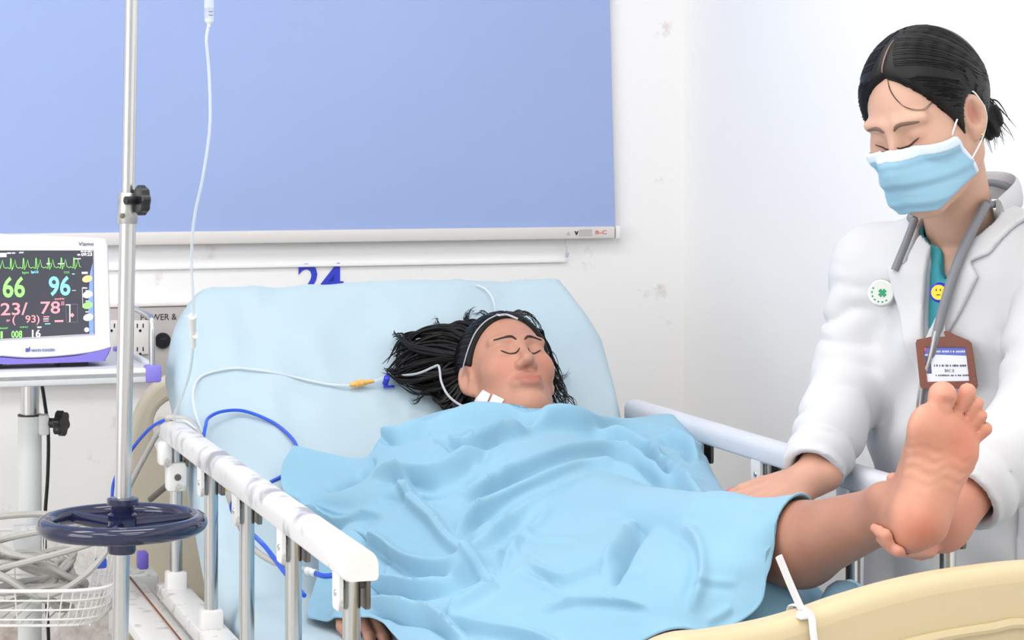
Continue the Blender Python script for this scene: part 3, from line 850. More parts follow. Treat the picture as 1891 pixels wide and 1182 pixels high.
E_G = emi('screen_green', rgb(150, 240, 120), .8); E_C = emi('screen_cyan', rgb(130, 232, 240), .85); E_P = emi('screen_pink', rgb(240, 150, 160), .8)
E_W = emi('screen_white', rgb(240, 240, 245), .85); E_O = emi('screen_amber', rgb(245, 195, 130), .8); E_B = emi('screen_blue', rgb(120, 150, 240), .7)
E_DG = emi('screen_dim_green', rgb(110, 200, 110), .7)
SOFF = .0009
def stext(body, x0, y0, x1, y1, m, bold=.02):
    a = mp(x0, y1, SOFF); b2 = mp(x1, y1, SOFF); c2 = mp(x0, y0, SOFF)
    obj('screen_text', g_text(body, a, V, Zup, w=(b2-a).dot(V), h=c2.z-a.z, th=.0003, bold=bold), m, scr, smooth=False)
stext('66', 5, 511, 46, 550, E_G); stext('96', 90, 510, 130, 547, E_C)
stext('123/', -12, 560, 51, 583, E_P, .01); stext('78', 75, 557, 111, 580, E_P, .01)
stext('(   93)', 23, 583, 73, 601, E_P, .01)
stext('1', 1, 612, 5, 625, E_G); stext('008', 21, 611, 41, 624, E_G); stext('16', 59, 609, 75, 623, E_W)
stext('09:23', 150, 467, 170, 473, E_W); stext('bpm', 41, 501, 53, 507, E_DG); stext('SpO2', 57, 500, 71, 506, E_C)
stext('mmHg', 101, 550, 119, 555, E_P); stext('ADULT', 35, 465, 44, 468, E_W); stext('BED-021', 13, 466, 28, 469, E_W)
stext('09-06-2021', 149, 463, 170, 466, E_W)
stext('CO2', 118, 501, 128, 505, E_DG); stext('RESP', 0, 605, 15, 608, E_DG); stext('VPC', 36, 603, 52, 606, E_DG); stext('TEMP', 68, 603, 77, 606, E_W)
stext('MAP', 12, 590, 18, 594, E_P)
# waveform
wp = []
x = -36
while x < 150:
    seg = [(0, 496), (4, 494), (6, 496), (8, 497), (9, 477), (10, 478), (11.5, 499), (14, 493), (17, 480), (20, 494), (23, 495)]
    for dx, yy in seg:
        if x+dx < 151: wp.append(mp(x+dx, yy-.012*(x+dx), SOFF))
    x += 23.3
obj('waveform', g_tube(wp, .00055, 5), E_G, scr)
def quad(x0, y0, x1, y1, m, name='screen_mark'):
    a, b2 = mp(x0, y1, SOFF), mp(x1, y0, SOFF)
    obj(name, g_prism([(0, 0), ((b2-a).dot(V), 0), ((b2-a).dot(V), b2.z-a.z), (0, b2.z-a.z)], a-U*.0003, V, Zup, U, .0004), m, scr, smooth=False)
quad(-10, 467, 12, 475, E_W); quad(86, 486, 93, 488, E_W); quad(107, 486, 119, 488, E_W); quad(143, 469, 148, 472, E_W); quad(138, 477, 149, 479, E_W)
quad(80, 584, 91, 586, E_P); quad(80, 588, 90, 590, E_W); quad(80, 592, 90, 594, E_P); quad(83, 597, 93, 599, E_C); quad(101, 591, 117, 595, E_P)
for k in range(3): quad(113, 557+k*2.6, 119, 558.2+k*2.6, E_P)
quad(133, 536, 140, 537, E_W); quad(133, 505, 138, 507, E_C)
for a, b2 in (((121, 562), (143, 562)), ((143, 562), (143, 595)), ((143, 595), (123, 595)), ((123, 595), (121, 562))):
    obj('screen_mark', g_tube([mp(*a, SOFF), mp(*b2, SOFF)], .0003, 4), mat('screen_grey', rgb(150, 150, 156), .5), scr)
quad(128, 562, 130, 595, E_W); quad(122, 562, 130, 564, E_W)
obj('screen_mark', g_prism([(-.006, 0), (0, -.004), (.003, 0), (0, .004)], mp(134, 582, SOFF), V, Zup, U, .0003), E_P, scr, smooth=False)
obj('screen_side_band', g_prism([((mp(*q)-O0).dot(V), mp(*q).z) for q in [(171, 485), (173.5, 616.5), (165, 617), (163, 560), (166, 505)]], B(MU+.0007, 0, 0), V, Zup, U, .0003), E_B, scr, smooth=False)
for (px, py, m) in [(161, 515, E_O), (162, 544, E_W), (162, 564, E_G), (163, 586, E_W)]:
    q = mp(px, py, SOFF)
    obj('touch_key', g_prism([(.0088*math.cos(a), .0062*math.sin(a)+.0012*math.cos(a)) for a in [2*math.pi*k/20 for k in range(20)]], q, V, Zup, U, .0005), m, scr, smooth=False)
obj('touch_key', g_prism([(.0042*math.cos(a), .0042*math.sin(a)) for a in [2*math.pi*k/16 for k in range(16)]], mp(160, 609, SOFF), V, Zup, U, .0005), E_W, scr, smooth=False)
for (a, b2) in [((151, 502), (162, 506)), ((153, 531), (161, 533)), ((158, 536), (167, 538)), ((158, 555), (167, 557)), ((158, 575), (165, 577))]: quad(*a, *b2, E_W)
obj('screen_mark', g_tube([mp(157, 531, SOFF), mp(152, 531, SOFF), mp(153, 568, SOFF), mp(157, 568, SOFF)], .00035, 4), E_W, scr)
a = mp(145, 454, .0006); b2 = mp(173, 454, .0006)
obj('brand_lettering', g_text('Vismo', a, V, Zup, w=(b2-a).length, h=mp(145, 447).z-a.z), mat('mid_grey_print', rgb(88, 88, 98), .5), mon, smooth=False)
a = mp(58, 650, .0004); b2 = mp(101, 648, .0004)
obj('maker_lettering', g_text('NIHON KOHDEN', a, V, Zup, w=(b2-a).length, h=.0050), mat('indigo_print', rgb(94, 98, 170), .5), mon, smooth=False)
obj('maker_mark', g_join(g_box(mp(51, 646.5, .0005)-V*.0008, (.0055, .0006, .0065)), g_box(mp(53, 645, .0007)+V*.0015, (.002, .0006, .008))), MATS['indigo_print'], mon, smooth=False)

# ------------------------------------------------------------------ cables over the rail
M_BLUEC = MATS['blue_cable']
M_HOSE = mat('grey_hose', rgb(184, 182, 180), .45)
bl = [at(206, 925, 3.85), at(212, 885, 3.85), at(240, 835, 3.82), at(275, 793, 3.76), at(305, 775, 3.72), B(.03, 0, RZ+.022), B(.06, .03, RZ+.015), at(372, 815, 3.64), at(379, 790, 3.68)]
bl += [on_back(385, 772, .03), on_back(410, 760, .02), on_back(450, 759, .012), on_back(500, 778, .010), on_back(530, 800, .010), on_back(547, 824, .010), on_back(540, 850, .008), on_back(524, 876, .008), on_back(500, 890, .008)]
obj('sensor_cable', g_tube(catmull(bl, 8), .0030, 8), M_BLUEC, label='blue sensor cable looping over the rail onto the sheet', cat='cable')
hs = [at(205, 990, 3.86), at(225, 930, 3.84), at(246, 884, 3.82), at(268, 842, 3.79), at(290, 803, 3.75), at(312, 778, 3.71), B(.045, -.012, RZ+.023), B(.065, .022, RZ+.019), at(375, 815, 3.62), at(405, 870, 3.52), at(425, 925, 3.45), at(440, 965, 3.42), at(465, 1010, 3.38), at(505, 1038, 3.33), at(540, 1046, 3.3), at(568, 1054, 3.28)]
obj('cuff_hose', g_tube(catmull(hs, 8), .0048, 10), M_HOSE, label='grey pressure cuff hose hanging inside the left rail', cat='hose')
cf0, cf1 = at(566, 1054, 3.28), at(583, 1059, 3.27)
obj('hose_connector', g_tube([cf0, cf0+(cf1-cf0)*.4, cf0+(cf1-cf0)*.45, cf1], [.0062, .0062, .005, .0062], 12), M_MILK, label='white connector at the end of the cuff hose', cat='connector')
b2l = [at(583, 1059, 3.27), at(600, 1064, 3.25), at(625, 1060, 3.25), at(645, 1048, 3.25)]
obj('cuff_tail', g_tube(catmull(b2l, 8), .0042, 8), M_BLUEC, label='short blue cuff tube entering under the blanket', cat='tube')
b3 = [at(455, 912, 3.42), at(432, 925, 3.42), at(430, 945, 3.42), at(460, 980, 3.38), at(490, 1010, 3.36), at(520, 1050, 3.3), at(545, 1080, 3.26), at(562, 1100, 3.22)]
obj('electrode_lead', g_tube(catmull(b3, 8), .0036, 8), M_BLUEC, label='blue lead wire drooping behind the left rail posts', cat='cable')
b4 = [at(398, 905, 3.46), at(420, 905, 3.44), at(438, 909, 3.43), at(452, 914, 3.42)]
obj('electrode_lead', g_join(g_tube(catmull(b4, 6), .0018, 6)), mat('yellow_wire', rgb(232, 196, 60), .4), label='thin yellow electrode wire behind the rail', cat='wire')
b4 = [at(425, 903, 3.44), at(440, 906, 3.43), at(455, 910, 3.42)]
obj('electrode_lead', g_join(g_tube(catmull(b4, 6), .0018, 6)), mat('red_wire', rgb(226, 84, 60), .4), label='thin red electrode wire behind the rail', cat='wire')
bkc = [at(432, 1125, 3.8), at(424, 1150, 3.8), at(420, 1190, 3.8), at(425, 1260, 3.8)]
obj('bed_cable', g_tube(catmull(bkc, 6), .003, 8), M_BLACK, label='thin black cable hanging under the mattress', cat='cable')
obj('strut', g_tube([at(278, 922, 3.80), at(326, 882, 3.70)], .0055, 10), M_STEELD, bed)
# zip tie on the footboard
M_ZIP = mat('white_nylon', rgb(236, 234, 236), .4)
zt = thing('zip_tie', 'white nylon zip tie with a long tail around the footboard edge', 'zip tie', on_u(1478, 1150, FU+.03))
q = on_u(1478, 1138, FU)
ltop = q.z
tail = [on_u(1486, 1138, FU+.01), on_u(1462, 1085, FU+.015), on_u(1438, 1027, FU+.02)]
obj('tail', g_tube(catmull(tail, 5), .0042, 8, ell=(1, .3), up0=V), M_ZIP, zt)
obj('tie_head', g_box(on_u(1484, 1136, FU+.02), (.014, .012, .008), bev=.002), M_ZIP, zt)
lp_ = []
w_in = .031
for (du, dz) in [(w_in-.004, .004), (w_in, -.01), (w_in+.001, -.05), (w_in, -.10), (0, -.115), (-w_in, -.10), (-w_in, -.03), (-w_in+.004, .002), (-.012, .010), (.012, .010)]:
    lp_.append(q+U*du+Zup*dz+V*(.010 if dz < -.02 else 0)*(-dz/.1))
obj('loop', g_tube(catmull(lp_, 5, True), .0042, 8, True, ell=(.35, 1)), M_ZIP, zt)
# ================================================================== implicit surfaces for bodies and clothes
def A3(v): return np.array(tuple(v), dtype=np.float64)
def smin(a, b, k):
    h = np.clip(.5+.5*(b-a)/k, 0, 1)
    return b*(1-h)+a*h-k*h*(1-h)
def smax(a, b, k): return -smin(-a, -b, k)
def sph(P, c, r): return np.linalg.norm(P-A3(c), axis=1)-r
def ell(P, c, r, R=None):
    q = P-A3(c)
    if R is not None: q = q@R
    r = A3(r)
    k0 = np.linalg.norm(q/r, axis=1); k1 = np.linalg.norm(q/(r*r), axis=1)
    return k0*(k0-1.0)/np.maximum(k1, 1e-9)
def cap(P, a, b, ra, rb=None):
    rb = ra if rb is None else rb
    a, b = A3(a), A3(b); d = b-a
    t = np.clip(((P-a)@d)/max(d@d, 1e-12), 0, 1)
    return np.linalg.norm(P-(a+t[:, None]*d), axis=1)-(ra+(rb-ra)*t)
def chain(P, pts, rs, k=.004):
    d = None
    for i in range(len(pts)-1):
        c = cap(P, pts[i], pts[i+1], rs[i], rs[i+1])
        d = c if d is None else smin(d, c, k)
    return d
def grad(f, P, e=.0015):
    g = np.stack([f(P+np.eye(3)[i]*e)-f(P-np.eye(3)[i]*e) for i in range(3)], 1)
    return g/np.maximum(np.linalg.norm(g, axis=1), 1e-9)[:, None]
def project(f, P, off=0.0, it=6):
    P = np.array(P, dtype=np.float64)
    for _ in range(it):
        P = P-grad(f, P)*(f(P)-off)[:, None]
    return P
def hits(f, pxs, y0=2.3, y1=4.6):
    """where camera rays through picture points meet a surface"""
    D = np.array([tuple(ray(px, py)) for px, py in pxs]); n = np.linalg.norm(D, axis=1)
    t = np.full(len(pxs), y0); O = A3(CAMP)
    for _ in range(90):
        d = f(O+D*t[:, None]); t = np.minimum(t+.7*d/n, y1)
    return O+D*t[:, None]

def nets(f, lo, hi, h, kb=6):
    lo, hi = np.array(lo, float), np.array(hi, float)
    nb = np.ceil((hi-lo)/(h*kb)).astype(int)+1
    bi = np.stack(np.meshgrid(*[np.arange(n) for n in nb], indexing='ij'), -1).reshape(-1, 3)
    cen = lo+(bi*kb+(kb-1)/2)*h
    fc = f(cen)
    act = np.abs(fc) < kb*h*1.75
    Vv = np.repeat(np.repeat(np.repeat(np.where(fc.reshape(nb) < 0, -1.0, 1.0), kb, 0), kb, 1), kb, 2)
    ba = bi[act]
    off = np.stack(np.meshgrid(*[np.arange(kb)]*3, indexing='ij'), -1).reshape(-1, 3)
    for s in range(0, len(ba), 1500):
        idx = (ba[s:s+1500, None, :]*kb+off[None]).reshape(-1, 3)
        Vv[idx[:, 0], idx[:, 1], idx[:, 2]] = f(lo+idx*h)
    S = Vv < 0
    n = np.array(Vv.shape)
    def cor(A, o): return A[o[0]:n[0]-1+o[0], o[1]:n[1]-1+o[1], o[2]:n[2]-1+o[2]]
    offs = [(i, j, k) for i in (0, 1) for j in (0, 1) for k in (0, 1)]
    cnt = sum(cor(S, o).astype(np.int8) for o in offs)
    mask = (cnt > 0) & (cnt < 8)
    cells = np.argwhere(mask)
    vid = np.full(mask.shape, -1, dtype=np.int64); vid[tuple(cells.T)] = np.arange(len(cells))
    vals = {o: Vv[cells[:, 0]+o[0], cells[:, 1]+o[1], cells[:, 2]+o[2]] for o in offs}
    acc = np.zeros((len(cells), 3)); num = np.zeros(len(cells))
    for a in offs:
        for ax in range(3):
            if a[ax] == 0:
                b = list(a); b[ax] = 1; b = tuple(b)
                va, vb = vals[a], vals[b]
                m = (va < 0) != (vb < 0)
                t = np.where(m, va/np.where(m, va-vb, 1), 0)
                p = np.tile(np.array(a, float), (len(cells), 1)); p[:, ax] = t
                acc += p*m[:, None]; num += m
    verts = lo+(cells+acc/num[:, None])*h
    faces = []
    for ax in range(3):
        a1, a2 = (ax+1) % 3, (ax+2) % 3
        sl0 = [slice(None)]*3; sl1 = [slice(None)]*3
        sl0[ax] = slice(0, n[ax]-1); sl1[ax] = slice(1, n[ax])
        s0, s1 = S[tuple(sl0)], S[tuple(sl1)]
        e = np.argwhere(s0 != s1)
        e = e[(e[:, a1] > 0) & (e[:, a2] > 0) & (e[:, a1] < n[a1]-1) & (e[:, a2] < n[a2]-1)]
        flip = s0[tuple(e.T)]
        def cid(d1, d2):
            c = e.copy(); c[:, a1] += d1; c[:, a2] += d2
            return vid[tuple(c.T)]
        q = np.stack([cid(-1, -1), cid(0, -1), cid(0, 0), cid(-1, 0)], 1)
        q = np.where(flip[:, None], q, q[:, ::-1])
        faces.append(q)
    faces = np.concatenate(faces); faces = faces[(faces >= 0).all(1)]
    return verts, faces
def relax(vf, it=2, lam=.5):
    v, fq = vf
    for _ in range(it):
        acc = np.zeros_like(v); num = np.zeros(len(v))
        for i in range(4):
            a, b = fq[:, i], fq[:, (i+1) % 4]
            np.add.at(acc, a, v[b]); np.add.at(num, a, 1)
            np.add.at(acc, b, v[a]); np.add.at(num, b, 1)
        v = v+lam*(acc/np.maximum(num, 1)[:, None]-v)
    return v, fq
def sdf_obj(name, f, lo, hi, h, m, parent=None, rl=1, colf=None, **k):
    v, fq = relax(nets(f, lo, hi, h), rl)
    cols = None
    if colf is not None:
        c = colf(v); cols = np.concatenate([c, np.ones((len(v), 1))], 1)
    return obj(name, (v, fq), m, parent, smooth=180, fix=False, colors=cols, **k)
class Frame:
    def __init__(s, c, x, y, z): s.c = A3(c); s.R = np.stack([A3(x), A3(y), A3(z)], 1)
    def loc(s, P): return (P-s.c)@s.R
    def wor(s, p): return s.c+np.asarray(p, float)@s.R.T
def face_frame(c, yaw_vec, pitch, roll=0.0):
    h = Vector(yaw_vec).normalized()
    f = h*math.cos(pitch)+Zup*math.sin(pitch)
    up = -h*math.sin(pitch)+Zup*math.cos(pitch)
    x = f.cross(up)
    x2 = x*math.cos(roll)-up*math.sin(roll); up2 = up*math.cos(roll)+x*math.sin(roll)
    return Frame(c, x2, f, up2)

def head_base(p):
    d = ell(p, (0, -.014, .032), (.0735, .094, .087))
    d = smin(d, ell(p, (0, .026, -.030), (.060, .064, .085)), .035)
    q = p.copy(); q[:, 0] = np.abs(q[:, 0])
    d = smin(d, cap(q, (.046, -.002, -.058), (.012, .066, -.098), .020, .017), .03)
    d = smin(d, sph(p, (0, .072, -.099), .018), .02)
    d = smin(d, sph(q, (.040, .054, -.018), .024), .025)
    return d
def ear_sdf(q):
    a_ = math.radians(28); R = np.array([[math.cos(a_), math.sin(a_), 0], [-math.sin(a_), math.cos(a_), 0], [0, 0, 1]]).T
    c_ = np.array([.0775, -.002, -.003])
    t = (q-c_)@R
    e = ell(t, (0, 0, 0), (.0085, .0190, .0310))
    e = smax(e, -ell(t, (.0085, .0015, .003), (.0095, .0125, .0220)), .0015)
    e = smin(e, cap(t, (.000, -.0060, .012), (.000, -.0055, -.010), .0032), .002)
    e = smin(e, sph(t, (.003, .0135, -.006), .0042), .003)
    return smin(e, ell(t, (-.001, .006, -.028), (.006, .008, .0095)), .005)
def head_sdf(p, ears=True, smile=0.0):
    d = head_base(p)
    q = p.copy(); q[:, 0] = np.abs(q[:, 0])
    d = smax(d, -sph(q, (.030, .101, .010), .0165), .014)
    d = smin(d, cap(q, (.012, .083, .029), (.047, .071, .029), .0085, .007), .012)
    d = smin(d, ell(q, (.030, .0705, .007), (.0165, .0145, .0125)), .004)
    d = smin(d, cap(p, (0, .083, .020), (0, .104, -.024), .0075, .009), .012)
    d = smin(d, sph(p, (0, .106, -.029), .0105), .008)
    d = smin(d, sph(q, (.0125, .094, -.033), .0085), .007)
    d = smax(d, -sph(q, (.006, .101, -.043), .0036), .003)
    d = smin(d, ell(p, (0, .083, -.062), (.028, .014, .016)), .012)
    sm = smile*(q[:, 0]/.026)**2
    p2 = p.copy(); p2[:, 2] -= sm
    d = smin(d, ell(p2, (0, .094, -.0585), (.024, .0075, .0055)), .005)
    d = smin(d, ell(p2, (0, .0925, -.069), (.020, .0085, .0068)), .005)
    d = smax(d, -cap(p2, (-.023, .1045, -.0635), (.023, .1045, -.0635), .0045), .0025)
    if ears: d = smin(d, ear_sdf(q), .008)
    return d
def bez(pts, n=10): return np.array([tuple(v) for v in catmull([Vector(p) for p in pts], n)])

def hand_chains(curl, spread=.10, thumb=None, L=1.0):
    """local hand: x to the thumb side, y to the fingertips, z back of hand"""
    out = []
    bases = [(.027, .088), (.009, .092), (-.010, .088), (-.027, .078)]
    lens = [(.042, .025, .021), (.046, .029, .022), (.042, .027, .022), (.033, .020, .019)]
    for i in range(4):
        b = np.array([bases[i][0], bases[i][1], 0.0])*L
        ang = spread*(1.5-i)*.6
        pts = [np.array([bases[i][0]*.6, .045, .002])*L, b]; a = 0
        for j in range(3):
            a += curl[i][j] if hasattr(curl[i], '__len__') else curl[i]
            pts.append(pts[-1]+L*lens[i][j]*np.array([math.sin(ang)*math.cos(a), math.cos(ang)*math.cos(a), -math.sin(a)]))
        out.append((pts, np.array([.0105, .0098, .0088, .0080, .0068])*L*(1.0 if i < 3 else .88)))
    th = thumb or [(.020, .020, -.004), (.040, .045, -.010), (.052, .075, -.014), (.056, .102, -.016)]
    out.append(([np.array(t)*L for t in th], np.array([.015, .0125, .0105, .0082])*L))
    return out
def hand_sdf(p, chains, L=1.0):
    d = ell(p, (0, .050*L, -.003*L), (.042*L, .052*L, .0155*L))
    d = smin(d, cap(p, (0, -.02*L, 0), (0, .02*L, 0), .024*L, .026*L), .02)
    for pts, rs in chains: d = smin(d, chain(p, pts, rs, .003), .005)
    return d
# ================================================================== the patient
M_SKIN_P = mat('patient_skin', rgb(206, 150, 124), .5, sss=.12, attr='tint', var=.10, vscale=28, bump=.10, bscale=120)
M_HAIR = mat('black_hair', rgb(14, 12, 13), .5, spec=.3)
def Bn(u, v, z): return A3(B(u, v, z))
pyaw = (math.sin(math.radians(21)), -math.cos(math.radians(21)), 0)
PF = face_frame((0, 0, 0), pyaw, math.radians(38), math.radians(-2))
eye_mid = A3(at(960, 642, 3.80))
PF.c = eye_mid - np.array([0, .082, .010])@PF.R.T
FRAME_HEADP = PF
knee = Bn(.965, .607, .848); ankR = Bn(1.33, .50, .722)
# foot held up by the doctor: local y heel to toe, z towards the shin side
fz = Vector((-.38, .92, .0)).normalized(); fy0 = Vector((.335, 0, .94)); fy = (fy0-fz*fy0.dot(fz)).normalized()
fx = fy.cross(fz)
FF = Frame(at(1694, 1028, 2.68), fx, fy, fz)
ank = FF.wor((0, .042, .088))
calf = A3(at(1478, 1006, 2.915))
TOES = []
for (tx, ty, rt), back in zip([(1741, 731, 27.5), (1787, 723, 16.5), (1805, 745, 13.5), (1812, 768, 12.5), (1821, 792, 13)], [.032, .034, .030, .027, .024]):
    r_ = rt*2.68/F
    tp3 = FF.loc(A3(on_plane(tx, ty, Vector(FF.wor((0, 0, r_*.8))), fz)))
    TOES.append(((tp3[0]*.86, tp3[1]-back, .019), (tp3[0], tp3[1], r_*.85), r_*.68, r_))
def foot_sdf(p):
    d = ell(p, (0, .036, .030), (.031, .036, .031))
    d = smin(d, cap(p, (-.006, .05, .028), (-.018, .150, .020), .026, .021), .03)
    d = smin(d, cap(p, (.004, .06, .045), (.020, .150, .026), .024, .021), .03)
    d = smin(d, ell(p, (.027, .158, .017), (.024, .029, .0175)), .012)
    d = smin(d, ell(p, (-.004, .162, .016), (.032, .025, .016)), .014)
    d = smin(d, ell(p, (-.035, .142, .015), (.019, .031, .0155)), .012)
    d = smin(d, cap(p, (-.026, .04, .02), (-.033, .135, .016), .015, .014), .02)
    d = smax(d, -ell(p, (.046, .098, -.014), (.030, .048, .024)), .02)
    d = smin(d, cap(p, (0, .048, .05), (0, .043, .09), .033, .033), .022)
    d = smin(d, sph(p, (.030, .058, .072), .016), .02)
    d = smin(d, sph(p, (-.030, .052, .066), .015), .02)
    tt = None
    for a, b, ra, rb in TOES:
        c_ = cap(p, a, b, ra, rb); tt = c_ if tt is None else smin(tt, c_, .0006)
    d = smin(d, tt, .0025)
    d = smax(d, -cap(p, (.050, .186, -.006), (.012, .192, -.003), .0065), .004)
    # skin creases in the arch
    d = d + .0008*np.sin(p[:, 1]*420+p[:, 0]*150+2*np.sin(p[:, 0]*160))*np.exp(-((p[:, 1]-.11)/.03)**2)*(p[:, 2] < .03)
    return d
def leg_sdf(P):
    d = cap(P, Bn(.60, .60, .785), knee, .085, .060)
    d = smin(d, cap(P, knee, calf, .056, .0545), .03)
    d = smin(d, cap(P, calf, ank, .0545, .0335), .02)
    d = smin(d, foot_sdf(FF.loc(P)), .02)
    return d
HR = Frame(Bn(.525, .200, .712), *[A3(v) for v in ((V*.25+U*.2+Zup*.1).normalized(), (U*.95+V*.1-Zup*.12).normalized(), Zup)])
def ortho(fr):
    y = fr.R[:, 1]/np.linalg.norm(fr.R[:, 1]); z = fr.R[:, 2]-y*(fr.R[:, 2]@y); z /= np.linalg.norm(z); x = np.cross(y, z)
    fr.R = np.stack([x, y, z], 1); return fr
ortho(HR)
CH_R = hand_chains([(.3, .5, .3)]*4)
def patient_sdf(P):
    d = head_sdf(PF.loc(P), True, .004)
    nk = Bn(.175, .585, .905)
    d = smin(d, cap(P, PF.wor((0, -.015, -.065)), nk, .050, .056), .025)
    RV = np.stack([A3(V), A3(U), A3(Zup)], 1)
    d = smin(d, ell(P, Bn(.29, .575, .825), (.165, .14, .095), RV), .06)
    d = smin(d, ell(P, Bn(.43, .565, .790), (.165, .16, .100), RV), .06)
    d = smin(d, ell(P, Bn(.57, .555, .775), (.165, .12, .092), RV), .06)
    for a, b, c, e in [((.215, .43, .855), (.39, .235, .75), (.525, .200, .712), 0), ((.23, .735, .85), (.44, .785, .775), (.62, .735, .80), 1)]:
        d = smin(d, cap(P, Bn(*a), Bn(*b), .048, .038), .04)
        d = smin(d, cap(P, Bn(*b), Bn(*c), .037, .026), .02)
    d = smin(d, hand_sdf(HR.loc(P), CH_R), .012)
    d = smin(d, cap(P, Bn(.62, .735, .80), Bn(.70, .70, .80), .028, .022), .02)
    d = smin(d, leg_sdf(P), .03)
    d = smin(d, cap(P, Bn(.60, .48, .765), Bn(.97, .45, .733), .080, .050), .04)
    d = smin(d, cap(P, Bn(.97, .45, .733), ankR, .049, .033), .03)
    d = smin(d, cap(P, ankR-A3(Zup)*.01, ankR+A3(U)*.06-A3(Zup)*.005+A3(Zup)*.07, .034, .024), .02)
    return d
def pcol(v):
    n = len(v)
    base = np.array(rgb(192, 140, 117)[:3]); sole = np.array(rgb(218, 154, 130)[:3]); lip = np.array(rgb(176, 96, 88)[:3]); legc = np.array(rgb(178, 128, 106)[:3]); pale = np.array(rgb(228, 176, 146)[:3])
    c = np.tile(base, (n, 1))
    def mixc(c, col, w): return c*(1-w[:, None])+col*w[:, None]
    p = FF.loc(v); near = np.clip(1-np.linalg.norm(p-np.array([0, .11, .03]), axis=1)/.22, 0, 1) > 0
    dl = np.linalg.norm(v-knee, axis=1) < .62
    wl = np.clip(((v-knee)@(ank-knee))/((ank-knee)@(ank-knee))*2+.6, 0, 1)
    c = mixc(c, legc, wl*(dl*1.0))
    ws = np.clip((.030-p[:, 2])/.016, 0, 1)*near*(p[:, 1] > -.02)
    c = mixc(c, sole, ws)
    arch = np.exp(-((p[:, 1]-.10)/.035)**2-((p[:, 0]-.01)/.03)**2)*ws*.45
    c = mixc(c, pale, arch)
    red = (np.exp(-((p[:, 1]-.03)/.028)**2-((p[:, 0])/.03)**2)+np.exp(-((p[:, 1]-.15)/.03)**2-((p[:, 0]+.02)/.03)**2))*ws*.55
    c = mixc(c, np.array(rgb(208, 118, 88)[:3]), np.clip(red, 0, 1))
    h = PF.loc(v); q = h.copy(); q[:, 0] = np.abs(q[:, 0])
    q[:, 2] -= .004*(q[:, 0]/.026)**2
    wlip = np.clip(1.4-np.abs(q[:, 2]+.064)/.009-np.clip((q[:, 0]-.018)/.008, 0, 2), 0, 1)*(h[:, 1] > .08)*(np.abs(h[:, 2]) < .09)*(h[:, 0]**2 < .002)
    c = mixc(c, lip, np.clip(wlip, 0, 1)*.8)
    ck = np.exp(-((q[:, 0]-.04)/.022)**2-((h[:, 2]+.03)/.025)**2)*(h[:, 1] > .03)*.45
    c = mixc(c, np.array(rgb(214, 128, 108)[:3]), ck)
    return c
lo = Bn(.6, .5, .8)
pts_all = np.array([PF.c-.16, PF.c+.16, FF.wor((0, .25, 0)), FF.wor((0, -.05, 0)), knee, ank, ankR+.1, ankR-.1, Bn(.4, .15, .6), Bn(.6, .12, .65), Bn(.4, .86, .7), Bn(.2, .9, .9)])
lo_, hi_ = pts_all.min(0)-.06, pts_all.max(0)+.06
pat = thing('person', 'dark-haired patient lying in bed under a light blue blanket, one bare foot raised', 'person', B(.6, .55, MAT_Z))
body = sdf_obj('body', patient_sdf, lo_, hi_, .0032, M_SKIN_P, pat, rl=1, colf=pcol)
# finer face and foot would be wasted under the cloth, so the head is refined separately: brows, lashes, lips
def on_head(FR, f_loc, pts, off, n=10):
    P = bez(pts, n); return [Vector(FR.wor(p)) for p in project(f_loc, P, off)]
M_BROW = mat('dark_brow_hair', rgb(48, 36, 34), .7)
hs_p = lambda p: head_sdf(p, False, .004)
for s in (-1, 1):
    pth = on_head(PF, hs_p, [(s*.011, .11, .022), (s*.027, .11, .030), (s*.050, .09, .027)], .0003)
    obj('eyebrow', g_tube(pth, [.0009+.0013*math.sin(math.pi*k/(len(pth)-1))**.5*(1 if k < len(pth)*.6 else .6) for k in range(len(pth))], 8), M_BROW, pat)
    pth = on_head(PF, hs_p, [(s*.016, .11, .003), (s*.029, .11, -.0015), (s*.045, .1, .004)], .0002)
    obj('eyelash', g_tube(pth, [.0006+.0012*math.sin(math.pi*k/(len(pth)-1)) for k in range(len(pth))], 6), M_BROW, pat)

# hair: a close cap on the skull plus clumps spread over the sheet
def hair_cap_p(p):
    d = ell(p, (0, -.016, .034), (.083, .101, .096))
    d = smin(d, head_base(p)-.006, .01)
    q = np.abs(p[:, 0])
    cut = p[:, 1]-(.004+.62*p[:, 2]+.10*q)
    d = smax(d, cut, .008)
    d = smax(d, -ell(np.stack([q, p[:, 1], p[:, 2]], 1), (.088, .002, -.012), (.034, .022, .036)), .006)
    d = smax(d, -(p[:, 2]+.075-.2*(p[:, 1]+.05)), .02)
    return d
hair = sdf_obj('hair', lambda P: hair_cap_p(PF.loc(P)), PF.c-.16, PF.c+.17, .003, M_HAIR, pat, rl=1)
rr = random.Random(21)
st_ = []
for k in range(260):
    s = rr.choice((-1, 1)); z = rr.uniform(-.02, .112); x = s*rr.uniform(.0, .085)
    st_.append([(x, .004+.62*z-.006, z), (x*1.02, -.02+.3*z, z*.9+.02), (x*.9, -.07, z*.6+.02), (x*.5, -.12, z*.3)])
P_ = project(hair_cap_p, np.array([bez(s_, 3) for s_ in st_]).reshape(-1, 3), .0004, 6).reshape(260, -1, 3)
obj('hair_strands', g_join(*[g_tube([Vector(PF.wor(p)) for p in s_], rr.uniform(.0005, .0012), 4) for s_ in P_]), M_HAIR, hair, kind='stuff')
def backpt(px, py, off): return on_back(px, py, off)
clumps = []
